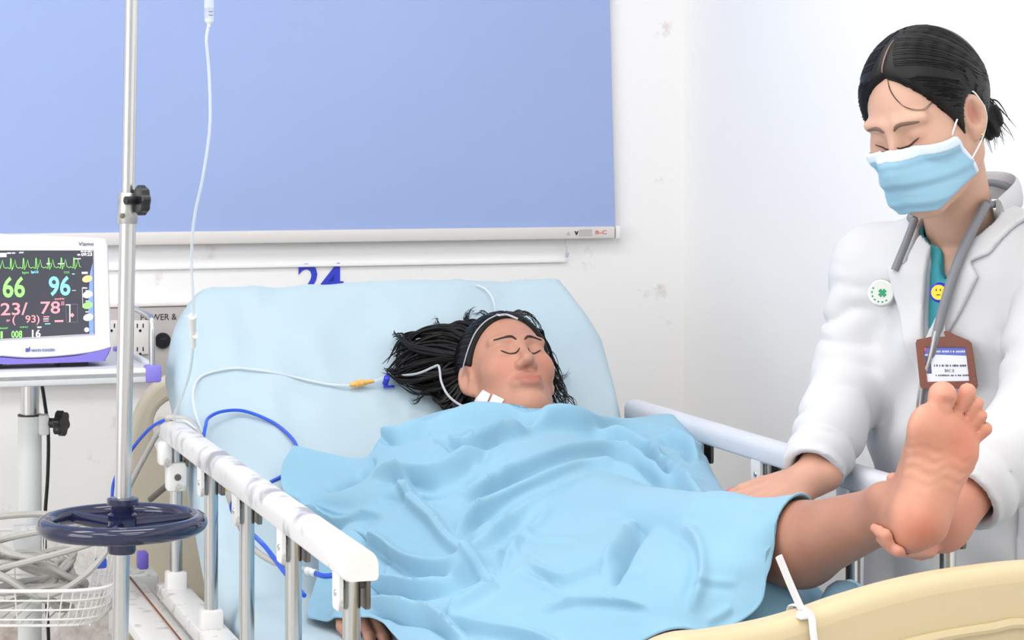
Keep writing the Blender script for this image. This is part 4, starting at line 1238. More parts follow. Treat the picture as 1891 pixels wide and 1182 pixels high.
guides = [
 [(880, 640), (840, 622), (800, 618), (760, 622), (736, 640)], [(880, 640), (835, 610), (790, 612), (750, 630), (733, 660)], [(870, 650), (820, 640), (775, 650), (745, 665), (726, 688)],
 [(865, 660), (815, 665), (770, 680), (740, 690), (722, 686)], [(860, 680), (810, 690), (770, 700), (740, 697), (720, 684)], [(860, 690), (825, 705), (795, 715), (765, 712), (735, 700)],
 [(870, 690), (845, 720), (825, 735), (800, 722), (780, 712)], [(870, 700), (850, 735), (835, 755), (822, 748), (812, 738)], [(880, 660), (830, 655), (790, 665), (760, 668), (740, 655)],
 [(885, 615), (845, 605), (810, 625), (775, 640), (735, 630)], [(890, 620), (850, 630), (810, 660), (790, 700), (815, 740)], [(880, 650), (838, 668), (812, 700), (818, 735), (850, 765)],
 [(900, 605), (870, 600), (840, 612), (815, 628), (790, 625)], [(870, 680), (840, 690), (815, 712), (825, 742), (848, 768)], [(860, 660), (800, 650), (760, 640), (742, 625), (735, 622)]]
rr = random.Random(11)
for gi, g in enumerate(guides):
    for k in range(16):
        jx, jy = rr.gauss(0, 7), rr.gauss(0, 7)
        pts = []
        for i, (x, y) in enumerate(g):
            w = .4+.6*i/4
            off = [.075, .058, .042, .024, .010][i]*(1 if k % 3 else .6)+rr.uniform(0, .006)
            pts.append(backpt(x+jx*w+rr.gauss(0, 2.5), y+jy*w+rr.gauss(0, 2.5), off))
        pth = catmull(pts, 6); r0 = rr.uniform(.0018, .0042)
        clumps.append(g_tube(pth, [r0*(1-.85*(j/(len(pth)-1))**2) for j in range(len(pth))], 5))
# loose wisps at the crown and on the far side of the face
wisps = [[(870, 615), (862, 595), (866, 575), (875, 572)], [(868, 610), (858, 590), (862, 578)], [(830, 640), (815, 615), (808, 592), (806, 588)], [(826, 640), (812, 622), (800, 600)], [(905, 590), (890, 578), (876, 582)],
         [(940, 585), (955, 576), (975, 580), (990, 600)], [(950, 583), (975, 578), (995, 596), (1003, 620)], [(1000, 610), (1012, 640), (1022, 665), (1030, 690)], [(1010, 660), (1024, 690), (1036, 700), (1050, 688)],
         [(1018, 680), (1030, 710), (1044, 735), (1042, 750)], [(1020, 690), (1034, 720), (1058, 740), (1068, 760)], [(1020, 700), (1026, 725), (1040, 745), (1052, 752)], [(1018, 695), (1032, 705), (1042, 725), (1036, 750)],
         [(780, 730), (768, 742), (760, 738)], [(1016, 705), (1022, 730), (1030, 750), (1046, 757)], [(1015, 650), (1028, 680), (1034, 712), (1024, 742)]]
for wi, g in enumerate(wisps):
    for k in range(7):
        pts = []
        right = g[0][0] > 935
        for i, (x, y) in enumerate(g):
            t = i/(len(g)-1)
            off = (.05*(1-t)+.012) if not right else (.075*(1-t)+.014)
            pts.append(backpt(x+rr.gauss(0, 3.0), y+rr.gauss(0, 3.0), off))
        pth = catmull(pts, 6); r0 = rr.uniform(.0008, .0017)
        clumps.append(g_tube(pth, [r0*(1-.8*(j/(len(pth)-1))) for j in range(len(pth))], 4))
obj('loose_hair', g_join(*clumps), M_HAIR, pat, kind='stuff')

# tubes on the head and neck
head_all = lambda P: np.minimum(patient_sdf(P), hair_cap_p(PF.loc(P)))
M_TUBE2 = mat('clear_narrow_tube', rgb(206, 210, 216), .25, alpha=.65)
P = hits(head_all, [(918, 583), (898, 594), (880, 614), (868, 640), (860, 668), (853, 694)], 3.3)
P = project(head_all, P, .0025, 3)
obj('head_strap', g_tube(catmull([Vector(p) for p in P], 6), .0012, 8), M_TUBE2, label='thin clear elastic strap around the head of the patient', cat='strap')
P2 = hits(head_all, [(918, 583), (935, 582), (955, 590)], 3.3); P2 = project(head_all, P2, .0025, 3)
bt = [Vector(P2[2]), Vector(P2[1]), Vector(P2[0]), on_back(914, 570, .05), on_back(910, 552, .02), on_back(898, 535, .008), on_back(880, 526, .006)]
obj('oxygen_tube', g_tube(catmull(bt, 6), .0020, 8), M_TUBE, label='clear tube running from the crown of the patient up the mattress', cat='tube')
Pn = hits(patient_sdf, [(905, 738), (926, 741)], 3.3)
gpt = project(head_all, hits(head_all, [(808, 680), (815, 705), (828, 730)], 3.3), .004, 2)
lt = [on_back(728, 695, .014), on_back(770, 690, .06), on_back(800, 678, .085), on_back(809, 675, .088), on_back(812, 684, .088), on_back(815, 705, .086), on_back(826, 728, .085), on_back(845, 745, .085), on_back(870, 756, .09)]
obj('neck_line', g_tube(catmull(lt, 6), .0022, 8), M_TUBE2, label='clear catheter line running from the blue stopcock to the neck', cat='tube')
M_TAPE = mat('white_medical_tape', rgb(240, 238, 236), .6, bump=.2, bscale=90)
def patch(corners, f, off, nm, m, label, cat, y0=3.3, th=.0012, group=None):
    n = 7; g = []
    for i in range(n):
        for j in range(n):
            a, b = i/(n-1), j/(n-1)
            x = (corners[0][0]*(1-a)+corners[1][0]*a)*(1-b)+(corners[3][0]*(1-a)+corners[2][0]*a)*b
            y = (corners[0][1]*(1-a)+corners[1][1]*a)*(1-b)+(corners[3][1]*(1-a)+corners[2][1]*a)*b
            g.append((x, y))
    P = hits(f, g, y0); G = grad(f, P, .004)
    vs_ = [Vector(p) for p in P+G*off]+[Vector(p) for p in P+G*(off+th)]
    fs = []; N_ = n*n
    for i in range(n-1):
        for j in range(n-1):
            a = i*n+j; fs.append([a, a+1, a+n+1, a+n]); fs.append([N_+a, N_+a+n, N_+a+n+1, N_+a+1])
    for i in range(n-1):
        for (a, b) in [(i, i+1), (N_-n+i, N_-n+i+1), (i*n, (i+1)*n), (i*n+n-1, (i+1)*n+n-1)]:
            fs.append([a, b, N_+b, N_+a])
    return obj(nm, (vs_, fs), m, label=label, cat=cat, group=group)
patch([(871, 748), (893, 720), (907, 728), (897, 752)], patient_sdf, .0006, 'tape_strip', M_TAPE, 'pointed white tape strip on the neck below the ear', 'tape')
patch([(901, 752), (912, 728), (932, 738), (924, 752)], patient_sdf, .0008, 'tape_strip', M_TAPE, 'curled white tape strip on the neck under the jaw', 'tape')

# ================================================================== the blanket
net = [
 [(543,823,3.70),(610,838,3.68),(672,843,3.66),(712,797,3.70),(790,766,3.74),(860,752,3.76),(940,748,3.74),(1040,757,3.75),(1140,773,3.78),(1238,766,3.80),(1266,800,3.84)],
 [(520,862,3.67),(590,884,3.64),(660,868,3.61),(730,828,3.60),(800,798,3.62),(870,782,3.63),(950,778,3.63),(1040,788,3.65),(1140,800,3.68),(1258,790,3.72),(1292,830,3.78)],
 [(524,905,3.63),(580,915,3.60),(650,905,3.54),(730,880,3.50),(810,850,3.51),(890,830,3.52),(970,825,3.52),(1060,830,3.54),(1160,840,3.58),(1284,828,3.63),(1315,868,3.70)],
 [(556,930,3.60),(604,950,3.55),(670,945,3.48),(750,930,3.42),(830,900,3.41),(910,885,3.40),(1000,880,3.40),(1090,880,3.42),(1190,885,3.45),(1312,880,3.49),(1338,922,3.55)],
 [(575,985,3.52),(622,1005,3.46),(690,1005,3.38),(770,990,3.33),(850,965,3.31),(940,945,3.31),(1030,935,3.30),(1120,925,3.29),(1220,920,3.27),(1345,918,3.22),(1372,960,3.27)],
 [(588,1045,3.44),(640,1060,3.36),(710,1065,3.28),(790,1050,3.22),(880,1025,3.20),(970,1000,3.19),(1060,985,3.18),(1150,965,3.15),(1260,938,3.12),(1400,916,3.06),(1440,955,3.12)],
 [(578,1085,3.38),(640,1098,3.31),(718,1100,3.20),(810,1105,3.11),(900,1085,3.07),(990,1060,3.05),(1090,1035,3.03),(1190,1010,3.00),(1300,970,2.97),(1440,921,2.95),(1496,955,3.00)],
 [(570,1118,3.33),(632,1126,3.26),(712,1132,3.13),(815,1155,3.01),(930,1145,2.96),(1020,1120,2.94),(1120,1095,2.92),(1220,1065,2.89),(1330,1025,2.87),(1425,958,2.88),(1480,933,2.92)],
 [(568,1150,3.28),(622,1145,3.23),(694,1142,3.13),(775,1205,2.95),(950,1215,2.88),(1050,1203,2.86),(1160,1192,2.84),(1260,1180,2.82),(1335,1163,2.81),(1405,1110,2.82),(1413,1020,2.85)],
]
def cr_matrix(m, n):
    """uniform Catmull-Rom resampling matrix, m control points -> n samples"""
    W = np.zeros((n, m))
    for k in range(n):
        s = k/(n-1)*(m-1); i = min(int(s), m-2); t = s-i
        w = [(-t+2*t*t-t**3)/2, (2-5*t*t+3*t**3)/2, (t+4*t*t-3*t**3)/2, (-t*t+t**3)/2]
        for q, ww in zip((i-1, i, i+1, i+2), w):
            if q < 0: W[k, 0] += 2*ww; W[k, 1] -= ww
            elif q > m-1: W[k, m-1] += 2*ww; W[k, m-2] -= ww
            else: W[k, q] += ww
    return W
NI, NJ = 230, 300
net3 = np.array([[tuple(at(*c)) for c in row] for row in net])
W1, W2 = cr_matrix(9, NI), cr_matrix(11, NJ)
G = np.einsum('ia,jb,abk->ijk', W1, W2, net3)
def gnormals(G):
    du = np.gradient(G, axis=0); dv = np.gradient(G, axis=1)
    n = np.cross(dv, du); n /= np.maximum(np.linalg.norm(n, axis=2), 1e-9)[..., None]
    tc = A3(CAMP)-G
    s = np.sign((n*tc).sum(2).mean()); return n*s
N0 = gnormals(G)
px = CX+G[..., 0]*F/G[..., 1]; py = HY-(G[..., 2]-HC)*F/G[..., 1]
def fold(poly, w, h, asym=.0):
    """soft ridge (h>0) or valley along a line; asym adds a shadowed trough below it"""
    P = np.array([tuple(v)[:2] for v in catmull([Vector((x, y, 0)) for x, y in poly], 6)])
    best = np.full(px.shape, 1e9); side = np.zeros(px.shape); tt = np.zeros(px.shape)
    n = len(P)-1
    for i in range(n):
        a, b = P[i], P[i+1]; d = b-a; L2 = d@d
        t = np.clip(((px-a[0])*d[0]+(py-a[1])*d[1])/L2, 0, 1)
        ex, ey = px-(a[0]+t*d[0]), py-(a[1]+t*d[1])
        dist = np.hypot(ex, ey); m = dist < best
        best = np.where(m, dist, best); side = np.where(m, np.sign(d[0]*ey-d[1]*ex), side); tt = np.where(m, (i+t)/n, tt)
    sd = best*side
    ends = np.clip(np.minimum(tt, 1-tt)*5, 0, 1)**.7
    cut = np.where((tt <= 0) | (tt >= 1), np.exp(-(best/w)**2), 1)
    prof = .55*np.exp(-(sd/w)**2)+.45*np.exp(-np.abs(sd)/(.75*w))
    if asym: prof = prof-asym*np.exp(-((sd-1.7*w)/(1.0*w))**2)
    return h*prof*ends*cut
D = np.zeros(px.shape)
FOLDS = [
 ([(760,790),(860,768),(930,766),(972,776),(1040,786),(1104,790),(1221,780)], 9, .012, .9),
 ([(800,812),(850,800),(900,784),(950,778),(1000,784)], 8, -.014, 0),
 ([(818,800),(861,822),(935,794),(1014,787),(1115,803),(1189,826),(1222,884)], 10, .014, .8),
 ([(690,880),(734,872),(797,880),(850,852),(900,822)], 13, .014, .7),
 ([(700,925),(760,915),(820,905),(880,870),(940,845)], 14, -.010, 0),
 ([(850,916),(919,892),(983,863),(1062,842),(1147,847),(1221,882),(1295,916)], 12, .018, .9),
 ([(840,995),(882,947),(956,912),(1035,879),(1088,864),(1168,884),(1231,905)], 11, .016, .8),
 ([(861,1021),(930,974),(988,932),(1051,893),(1110,880)], 11, .012, .7),
 ([(739,868),(766,921),(808,963),(840,1006),(919,1072)], 10, .013, -.8),
 ([(1211,900),(1192,958),(1152,1032),(1131,1085)], 13, -.014, 0),
 ([(1170,960),(1140,1020),(1105,1060)], 12, .010, 0),
 ([(972,1037),(1035,1066),(1085,1050),(1145,1020)], 8, .006, .8),
 ([(650,985),(700,1000),(760,1040),(845,1050),(930,1015)], 15, .012, .6),
 ([(680,1072),(776,1086),(850,1060),(910,1040)], 12, .011, .8),
 ([(919,1080),(870,1112),(824,1136)], 8, .014, .8),
 ([(824,1138),(885,1158),(960,1168),(1040,1190)], 12, .009, .5),
 ([(680,1110),(740,1130),(800,1140),(860,1180)], 11, .013, .7),
 ([(640,1100),(690,1090),(760,1110)], 10, -.012, 0),
 ([(1190,815),(1225,860),(1262,895),(1296,916)], 10, .013, .8),
 ([(1222,800),(1262,815),(1290,850)], 9, .010, .8),
 ([(600,905),(630,893),(665,878),(690,845)], 8, -.014, 0),
 ([(560,935),(600,960),(640,965),(700,940)], 12, .012, .6),
 ([(575,990),(640,1000),(700,985)], 10, -.009, 0),
 ([(1000,1130),(1060,1110),(1140,1110),(1200,1120)], 9, .006, .6),
 ([(1240,960),(1290,1000),(1300,1060),(1280,1130)], 18, .007, .5),
 ([(1040,905),(1000,960),(950,1010),(925,1060)], 10, .007, .7),
 ([(700,800),(735,800),(790,782)], 7, .010, .8),
 ([(1245,935),(1330,935),(1400,945)], 10, -.005, 0),
]
for poly, w, h, asy in FOLDS: D += fold(poly, max(w*.60, 6.0), h*1.95, asy)
# short minor creases, fanning over the belly and towards the raised knee
rc = random.Random(17)
for k in range(34):
    cx_, cy_ = rc.uniform(620, 1330), rc.uniform(800, 1150)
    ang_ = math.radians(rc.gauss(-32 if cx_ < 1000 else -8, 22)); L2_ = rc.uniform(28, 70)
    dx_, dy_ = math.cos(ang_)*L2_, math.sin(ang_)*L2_; bx_, by_ = rc.uniform(-9, 9), rc.uniform(-9, 9)
    D += fold([(cx_-dx_, cy_-dy_), (cx_+bx_, cy_+by_), (cx_+dx_, cy_+dy_)], rc.uniform(5, 8), rc.choice((1, 1, -1))*rc.uniform(.0025, .0055), .5)
# fine crumpling
rngv = np.random.RandomState(4)
fi = np.zeros(px.shape)
for k in range(26):
    ang = rngv.uniform(0, math.pi); fr = rngv.uniform(.006, .03); ph = rngv.uniform(0, 6.28)
    w = math.cos(ang)*px*.8+math.sin(ang)*py*1.6
    fi += np.sin(w*fr*2*math.pi*.35+ph+1.5*np.sin(px*.011+k)+1.3*np.sin(py*.017+k*2))*(.02/fr)**.5
D += fi*.00030
G2 = G+N0*D[..., None]
# keep the cloth outside the body and above the mattress
body_f = lambda P: patient_sdf(P)
flat = G2.reshape(-1, 3)
pushed = np.zeros(len(flat), bool)
for it in range(4):
    d = body_f(flat); m = d < .008; pushed |= m
    if m.any():
        g = grad(body_f, flat[m], .003)
        flat[m] += g*(np.minimum(.008-d[m], .04))[:, None]
mz = np.array([max(MAT_Z, MAT_Z+(HINGE_U-((Vector((p[0], p[1], 0))-O0).dot(U)))*math.tan(BACK_A))+.012 for p in flat])
inb = np.array([-.02 < ((Vector((p[0], p[1], 0))-O0).dot(V)) < .84 for p in flat])
flat[:, 2] = np.where(inb & (flat[:, 2] < mz), mz, flat[:, 2])
G2 = flat.reshape(NI, NJ, 3)
pm = pushed.reshape(NI, NJ).astype(float)
for it in range(6): pm[1:-1, 1:-1] = np.maximum(pm[1:-1, 1:-1], .9*np.maximum.reduce([pm[2:, 1:-1], pm[:-2, 1:-1], pm[1:-1, 2:], pm[1:-1, :-2]]))
for it in range(7):
    av = .25*(G2[2:, 1:-1]+G2[:-2, 1:-1]+G2[1:-1, 2:]+G2[1:-1, :-2])
    G2[1:-1, 1:-1] += (av-G2[1:-1, 1:-1])*(.8*pm[1:-1, 1:-1, None])
for it in range(2):   # relax slightly so pushes leave no corners
    G2[1:-1, 1:-1] = .5*G2[1:-1, 1:-1]+.125*(G2[2:, 1:-1]+G2[:-2, 1:-1]+G2[1:-1, 2:]+G2[1:-1, :-2])
M_BLANKET = mat('sky_blue_cotton', rgb(138, 183, 207), .75, var=.05, vscale=6, bump=.12, bscale=22, sheen=.15)
ii, jj = np.meshgrid(np.arange(NI-1), np.arange(NJ-1), indexing='ij')
a = (ii*NJ+jj).ravel(); q = np.stack([a, a+NJ, a+NJ+1, a+1], 1)
# two layers give the cloth its thickness
Nf = gnormals(G2)
top_ = G2.reshape(-1, 3); bot_ = (G2-Nf*.0022).reshape(-1, 3); nv = len(top_)
rim = []
bl_ = [i*NJ for i in range(NI)]; brr = [i*NJ+NJ-1 for i in range(NI)]; bt_ = list(range(NJ)); bb = [(NI-1)*NJ+j for j in range(NJ)]
for Lst in (bl_, brr, bt_, bb):
    for s in range(len(Lst)-1): rim.append([Lst[s], Lst[s+1], nv+Lst[s+1], nv+Lst[s]])
allq = np.concatenate([q, q[:, ::-1]+nv, np.array(rim)])
blk = obj('blanket', (np.concatenate([top_, bot_]), allq), M_BLANKET, label='light blue cotton blanket rumpled over the patient', cat='blanket', smooth=75)
# rolled hem along the leg opening and the top edge
hem = [Vector(G2[NI-1, j]) for j in range(150, NJ, 3)]+[Vector(G2[i, NJ-1]) for i in range(NI-1, NI-45, -3)]
obj('hem', g_tube(hem, .0022, 6), M_BLANKET, blk)

# bunched sheet beyond the leg, and a pink cloth by the far rail
def mound(cu, cv, ru, rv, hgt, name, m, label, cat, seed, z0=MAT_Z, k=1.0):
    n = 46; vs_, fs = [], []
    rr2 = random.Random(seed)
    for i in range(n):
        for j in range(n):
            x, y = 2*i/(n-1)-1, 2*j/(n-1)-1
            r = math.sqrt(x*x+y*y)
            q3 = Vector((x*2.2+seed, y*2.2, seed*.3))
            hh = max(0, 1-max(abs(x), abs(y))**2.2)**(1 if k > .5 else .5)
            z = hgt*hh**.55*(.72+.45*k*mnoise.noise(q3))*(1+.18*k*math.sin(9*(x*.8+y*.5)+3*mnoise.noise(q3*1.4)))
            dx, dy = .12*k*mnoise.noise(q3+Vector((5, 0, 0))), .12*k*mnoise.noise(q3+Vector((0, 7, 0)))
            vs_.append(B(cu+ru*(x+dx), cv+rv*(y+dy), z0+.004+max(0, z)))
    for i in range(n-1):
        for j in range(n-1):
            a = i*n+j; fs.append([a, a+1, a+n+1, a+n])
    N_ = len(vs_); base = [Vector((v.x, v.y, z0+.001)) for v in vs_]
    fs += [[N_+k for k in f][::-1] for f in fs]
    for i in range(n-1):
        for (a, b) in [(i, i+1), (N_-n+i, N_-n+i+1), (i*n, (i+1)*n), (i*n+n-1, (i+1)*n+n-1)]: fs.append([a, b, N_+b, N_+a])
    return obj(name, (vs_+base, fs), m, label=label, cat=cat, smooth=70)
mound(1.13, .685, .20, .135, .150, 'draw_sheet', M_BLANKET, 'bunched blue draw sheet on the mattress below the raised calf', 'sheet', 3)
PKc = Bn(.60, .793, .768); RVm = np.stack([A3(V), A3(U), A3(Zup)], 1)
def pink_f(P):
    t = (P-PKc)@RVm
    return ell(t, (0, 0, 0), (.030, .060, .092))+.006*np.sin(t[:, 1]*95+3*np.sin(t[:, 2]*30))*np.cos(t[:, 2]*40+t[:, 0]*60)
sdf_obj('pink_cloth', pink_f, PKc-.13, PKc+.13, .005, mat('pink_cotton', rgb(226, 138, 142), .8, var=.1, vscale=30, bump=.2), label='crumpled pink cloth tucked beside the far rail', cat='cloth')
# ================================================================== the doctor
M_SKIN_D = mat('doctor_skin', rgb(232, 190, 166), .5, sss=.12, attr='tint', var=.06, vscale=25)
M_COAT = mat('white_coat_cotton', rgb(208, 208, 211), .8, var=.02, vscale=6, bump=.5, bscale=11, stretch=(1.2, 1.2, .55))
M_TEAL = mat('teal_scrub_cotton', rgb(70, 172, 184), .8, var=.08, vscale=20, bump=.1, bscale=60)
yw = math.radians(43)
DF = face_frame(at(1712, 222, 3.10), (-math.sin(yw), -math.cos(yw), 0), math.radians(-24), math.radians(8))
Fd = Vector((-.62, -.78, 0)).normalized(); Rd = Fd.cross(Zup)   # chest facing, her right side
NB = at(1778, 425, 3.205)
RT = np.stack([A3(Rd), A3(Fd), A3(Zup)], 1)
spine_z = np.array([.0, .50, .70, .85, 1.00, 1.12, 1.22, 1.30])
# centre offsets of the trunk (forward of the neck base) and half widths / depths, by height
off_f = np.array([-.06, -.06, -.055, -.05, -.035, -.02, -.01, 0])
wid = np.array([.18, .185, .178, .168, .160, .160, .150, .06])
dep = np.array([.14, .140, .130, .120, .116, .116, .095, .055])
def trunk(P, grow=0.0):
    q = (P-A3(NB))@RT; z = P[:, 2]
    o = np.interp(z, spine_z, off_f); w = np.interp(z, spine_z, wid)+grow; dd = np.interp(z, spine_z, dep)+grow
    y = q[:, 1]-o
    r = np.sqrt((q[:, 0]/w)**2+(y/dd)**2+1e-9)
    return (r-1)*np.minimum(w, dd)*.9
shR = A3(NB+Rd*.150-Zup*.062-Fd*.012); shL = A3(NB-Rd*.150-Zup*.055)
elR = A3(at(1578, 690, 3.28)); wrR = A3(at(1498, 880, 3.12))
elL = A3(at(1935, 770, 2.97)); wrL = A3(at(1782, 925, 2.865))
def wrinkle(P, a, b, amp, freq, ph=0):
    d = b-a; L2 = d@d; t = ((P-a)@d)/L2
    rad = (P-a)-t[:, None]*d
    w_ = t*freq+ph+rad[:, 0]*38+rad[:, 2]*30+1.5*np.sin(t*9+rad[:, 1]*40)
    return amp*2.1*(.6-np.abs(np.sin(w_*.5))**.8)*np.clip(1.1-np.abs(t-.55)*1.6, 0, 1)
def coat_sdf(P, grow=0.0):
    d = trunk(P, grow)
    q = (P-A3(NB))@RT
    d = smax(d, P[:, 2]-(NB.z+.02), .03)
    d = smin(d, cap(P, A3(NB-Zup*.045+Rd*.05-Fd*.012), shR, .066+grow, .064+grow), .05)
    d = smin(d, cap(P, A3(NB-Zup*.045-Rd*.05-Fd*.012), shL, .066+grow, .064+grow), .05)
    # soft vertical folds in the skirt and pulls across the chest
    fold_ = .009*np.sin(q[:, 0]*46+4*np.sin(P[:, 2]*5))*np.clip((1.05-P[:, 2])*2.2, 0, 1)
    fold_ += .007*np.sin((q[:, 0]*.7+P[:, 2])*52+2*np.sin(q[:, 0]*22))*np.clip(1-np.abs(P[:, 2]-.99)*5, 0, 1)
    d = d+fold_
    ar = cap(P, shR, elR, .066+grow, .058+grow)+wrinkle(P, shR, elR, .0055, 26)
    ar = smin(ar, cap(P, elR, wrR, .057+grow, .045+grow)+wrinkle(P, elR, wrR, .0065, 24, 1.5), .03)
    dR = A3(Vector(wrR-elR).normalized())
    ar = smax(ar, (P-(wrR-dR*.012))@dR, .004)
    ar = smax(ar, -cap(P, wrR-dR*.06, wrR+dR*.08, .030, .034), .004)
    al = cap(P, shL, elL, .070+grow, .066+grow)+wrinkle(P, shL, elL, .006, 22, .7)
    al = smin(al, cap(P, elL, wrL, .066+grow, .052+grow)+wrinkle(P, elL, wrL, .006, 22, 2.5), .03)
    dL = A3(Vector(wrL-elL).normalized())
    al = smax(al, (P-(wrL-dL*.004))@dL, .004)
    al = smax(al, -cap(P, wrL-dL*.07, wrL+dL*.08, .036, .040), .004)
    d = smin(d, ar, .022); d = smin(d, al, .022)
    return d
# picture outline -> prism through the chest (projected along the chest facing)
pl0 = A3(NB+Fd*.10-Zup*.15)
def chest2d(pxs):
    out = []
    for x, y in pxs:
        p_ = on_plane(x, y, Vector(pl0), Fd); out.append(((p_-NB).dot(Rd), p_.z))
    return np.array(out)
def poly_sdf2(x, z, poly):
    n = len(poly); d = np.full(x.shape, 1e9); s = np.ones(x.shape)
    for i in range(n):
        a, b = poly[i], poly[(i-1) % n]
        e = b-a; w0, w1 = x-a[0], z-a[1]
        t = np.clip((w0*e[0]+w1*e[1])/(e@e), 0, 1)
        d = np.minimum(d, (w0-e[0]*t)**2+(w1-e[1]*t)**2)
        c1 = z >= a[1]; c2 = z < b[1]; c3 = e[0]*w1 > e[1]*w0
        s = np.where((c1 & c2 & c3) | (~c1 & ~c2 & ~c3), -s, s)
    return s*np.sqrt(d)
def prism(P, poly, front=-.02):
    q = (P-A3(NB))@RT
    d = poly_sdf2(q[:, 0], P[:, 2], poly)
    return np.maximum(d, -(q[:, 1]-front))
OPEN = chest2d([(1717, 340), (1706, 470), (1703, 560), (1706, 632), (1738, 562), (1760, 500), (1782, 430), (1810, 340)])
VNECK = chest2d([(1728, 340), (1719, 450), (1721, 500), (1728, 524), (1738, 505), (1758, 455), (1790, 380), (1795, 340)])
def neck_hole(P): return cap(P, A3(NB-Zup*.05), DF.wor((0, -.02, -.09)), .058, .062)
def coat_f(P):
    d = coat_sdf(P)
    d = smax(d, -prism(P, OPEN), .003)
    d = smax(d, -neck_hole(P), .004)
    q = (P-A3(NB))@RT
    # front overlap line
    return d
def scrub_f(P):
    d = smin(trunk(P, -.010), cap(P, A3(NB-Zup*.05+Rd*.06), A3(NB-Zup*.05-Rd*.06), .058), .04)
    d = smax(d, P[:, 2]-(NB.z+.012), .02)
    d = smax(d, -prism(P, VNECK), .003)
    return smax(d, -cap(P, A3(NB-Zup*.02), DF.wor((0, -.02, -.09)), .054, .058), .004)
# hands
def from_dir(c, y, z):
    y = Vector(y).normalized(); z = Vector(z); z = (z-y*z.dot(y)).normalized(); x = y.cross(z)
    return Frame(c, x, y, z)
HDR = from_dir(Vector(wrR)+Vector((.004, 0, -.004)), at(1352, 918, 3.13)-Vector(wrR), Vector((.15, -.45, .9)))
HDR.R[:, 0] *= -1     # right hand: thumb on the near side
CH_DR = hand_chains([(.10, .22, .15), (.08, .2, .15), (.1, .22, .15), (.15, .25, .2)], thumb=[(.020, .018, -.004), (.038, .038, -.012), (.046, .062, -.022), (.044, .086, -.03)], L=.94)
palmL = at(1722, 962, 2.835)
def hl(pts): return [A3(at(*q)) for q in pts]
def tipx(pxs, off):
    P = hits(patient_sdf, pxs, 2.4); g = grad(patient_sdf, P, .003); return list(P+g*off)
L_ch = []
for root, mid, tips, rs in [
  ((1738, 950, 2.85), (1700, 985, 2.86), [(1642, 986), (1632, 980), (1621, 973)], [.0105, .0098, .0084, .0078, .0066]),
  ((1738, 962, 2.85), (1700, 1000, 2.86), [(1646, 998), (1638, 995), (1630, 991)], [.0105, .0096, .0080, .0074, .0062]),
  ((1740, 974, 2.85), (1708, 1010, 2.86), [(1662, 1012), (1652, 1008), (1646, 1004)], [.0100, .0092, .0084, .0076, .0064])]:
    pts = [A3(at(*root)), A3(at(*mid))]+tipx(tips, .004)
    pts[1][1] = 2.83
    L_ch.append((pts, rs))
L_ch.append((hl([(1742, 982, 2.85), (1718, 1014, 2.85), (1700, 1024, 2.83), (1686, 1024, 2.81)]), [.0095, .0086, .0076, .0062]))
L_ch.append((hl([(1745, 935, 2.86), (1712, 905, 2.87), (1680, 888, 2.85), (1648, 884, 2.82)]), [.0135, .0120, .0105, .0080]))
def skin_d(P):
    d = head_sdf(DF.loc(P), True)
    d = smin(d, cap(P, DF.wor((0, -.018, -.06)), A3(NB-Zup*.03-Fd*.005), .049, .052), .025)
    d = smin(d, trunk(P, -.022)+np.clip(P[:, 2]-NB.z+.03, 0, 1)*1.5, .03)
    return d
def handR_f(P):
    p = HDR.loc(P)
    d = hand_sdf(p, CH_DR, .94)
    return smin(d, cap(P, A3(elR)*.45+wrR*.55, wrR, .030, .0225), .015)
def handL_f(P):
    d = ell(P, A3(palmL+Vector((.016, .012, 0))), (.040, .024, .045))
    d = smin(d, cap(P, elL*.35+wrL*.65, wrL, .032, .026), .02)
    d = smin(d, cap(P, wrL, A3(palmL+Vector((.02, .012, 0))), .026, .026), .02)
    for pts, rs in L_ch: d = smin(d, chain(P, pts, rs, .003), .005)
    # the hand wraps the heel and ankle without cutting into them
    return smax(d, -(patient_sdf(P)-.0005), .002)
def dcol(v):
    base = np.array(rgb(208, 166, 144)[:3]); c = np.tile(base, (len(v), 1))
    h = DF.loc(v); q = h.copy(); q[:, 0] = np.abs(q[:, 0])
    w = np.exp(-((q[:, 0]-.034)/.02)**2-((h[:, 2]-.0)/.018)**2)*(h[:, 1] > .05)*.35
    we = np.clip(1-np.linalg.norm((q-np.array([.079, .002, .0]))/np.array([.01, .014, .022]), axis=1)**2, 0, 1)*.8  # ear bowl: inner shade put into the tint, together with redder skin
    for ww, col in ((w, rgb(186, 130, 112)), (we, rgb(182, 108, 92))): c = c*(1-ww[:, None])+np.array(col[:3])*ww[:, None]
    wd_ = np.linalg.norm(v-A3(palmL), axis=1) < .2
    c[wd_] = np.array(rgb(212, 148, 126)[:3])
    wr_ = np.linalg.norm(v-wrR, axis=1) < .25
    c[wr_] = np.array(rgb(202, 152, 130)[:3])
    return c
doc = thing('person', 'doctor in a white coat and face mask holding up the bare foot', 'person', Vector((NB.x+.05, NB.y+.06, 0)))
def body_all(P): return np.minimum(np.minimum(skin_d(P), handR_f(P)), handL_f(P))
bx_lo = np.minimum.reduce([DF.c-.17, A3(NB)-np.array([.24, .24, .30])]); bx_hi = np.maximum.reduce([DF.c+.17, A3(NB)+np.array([.24, .24, .1])])
sdf_obj('body', skin_d, bx_lo, bx_hi, .0028, M_SKIN_D, doc, colf=dcol)
sdf_obj('hand', handR_f, wrR-np.array([.24, .12, .14]), wrR+np.array([.10, .16, .13]), .0028, M_SKIN_D, doc, colf=dcol)
sdf_obj('hand', handL_f, A3(palmL)-np.array([.13, .24, .12]), A3(palmL)+np.array([.19, .13, .12]), .0026, M_SKIN_D, doc, colf=dcol)
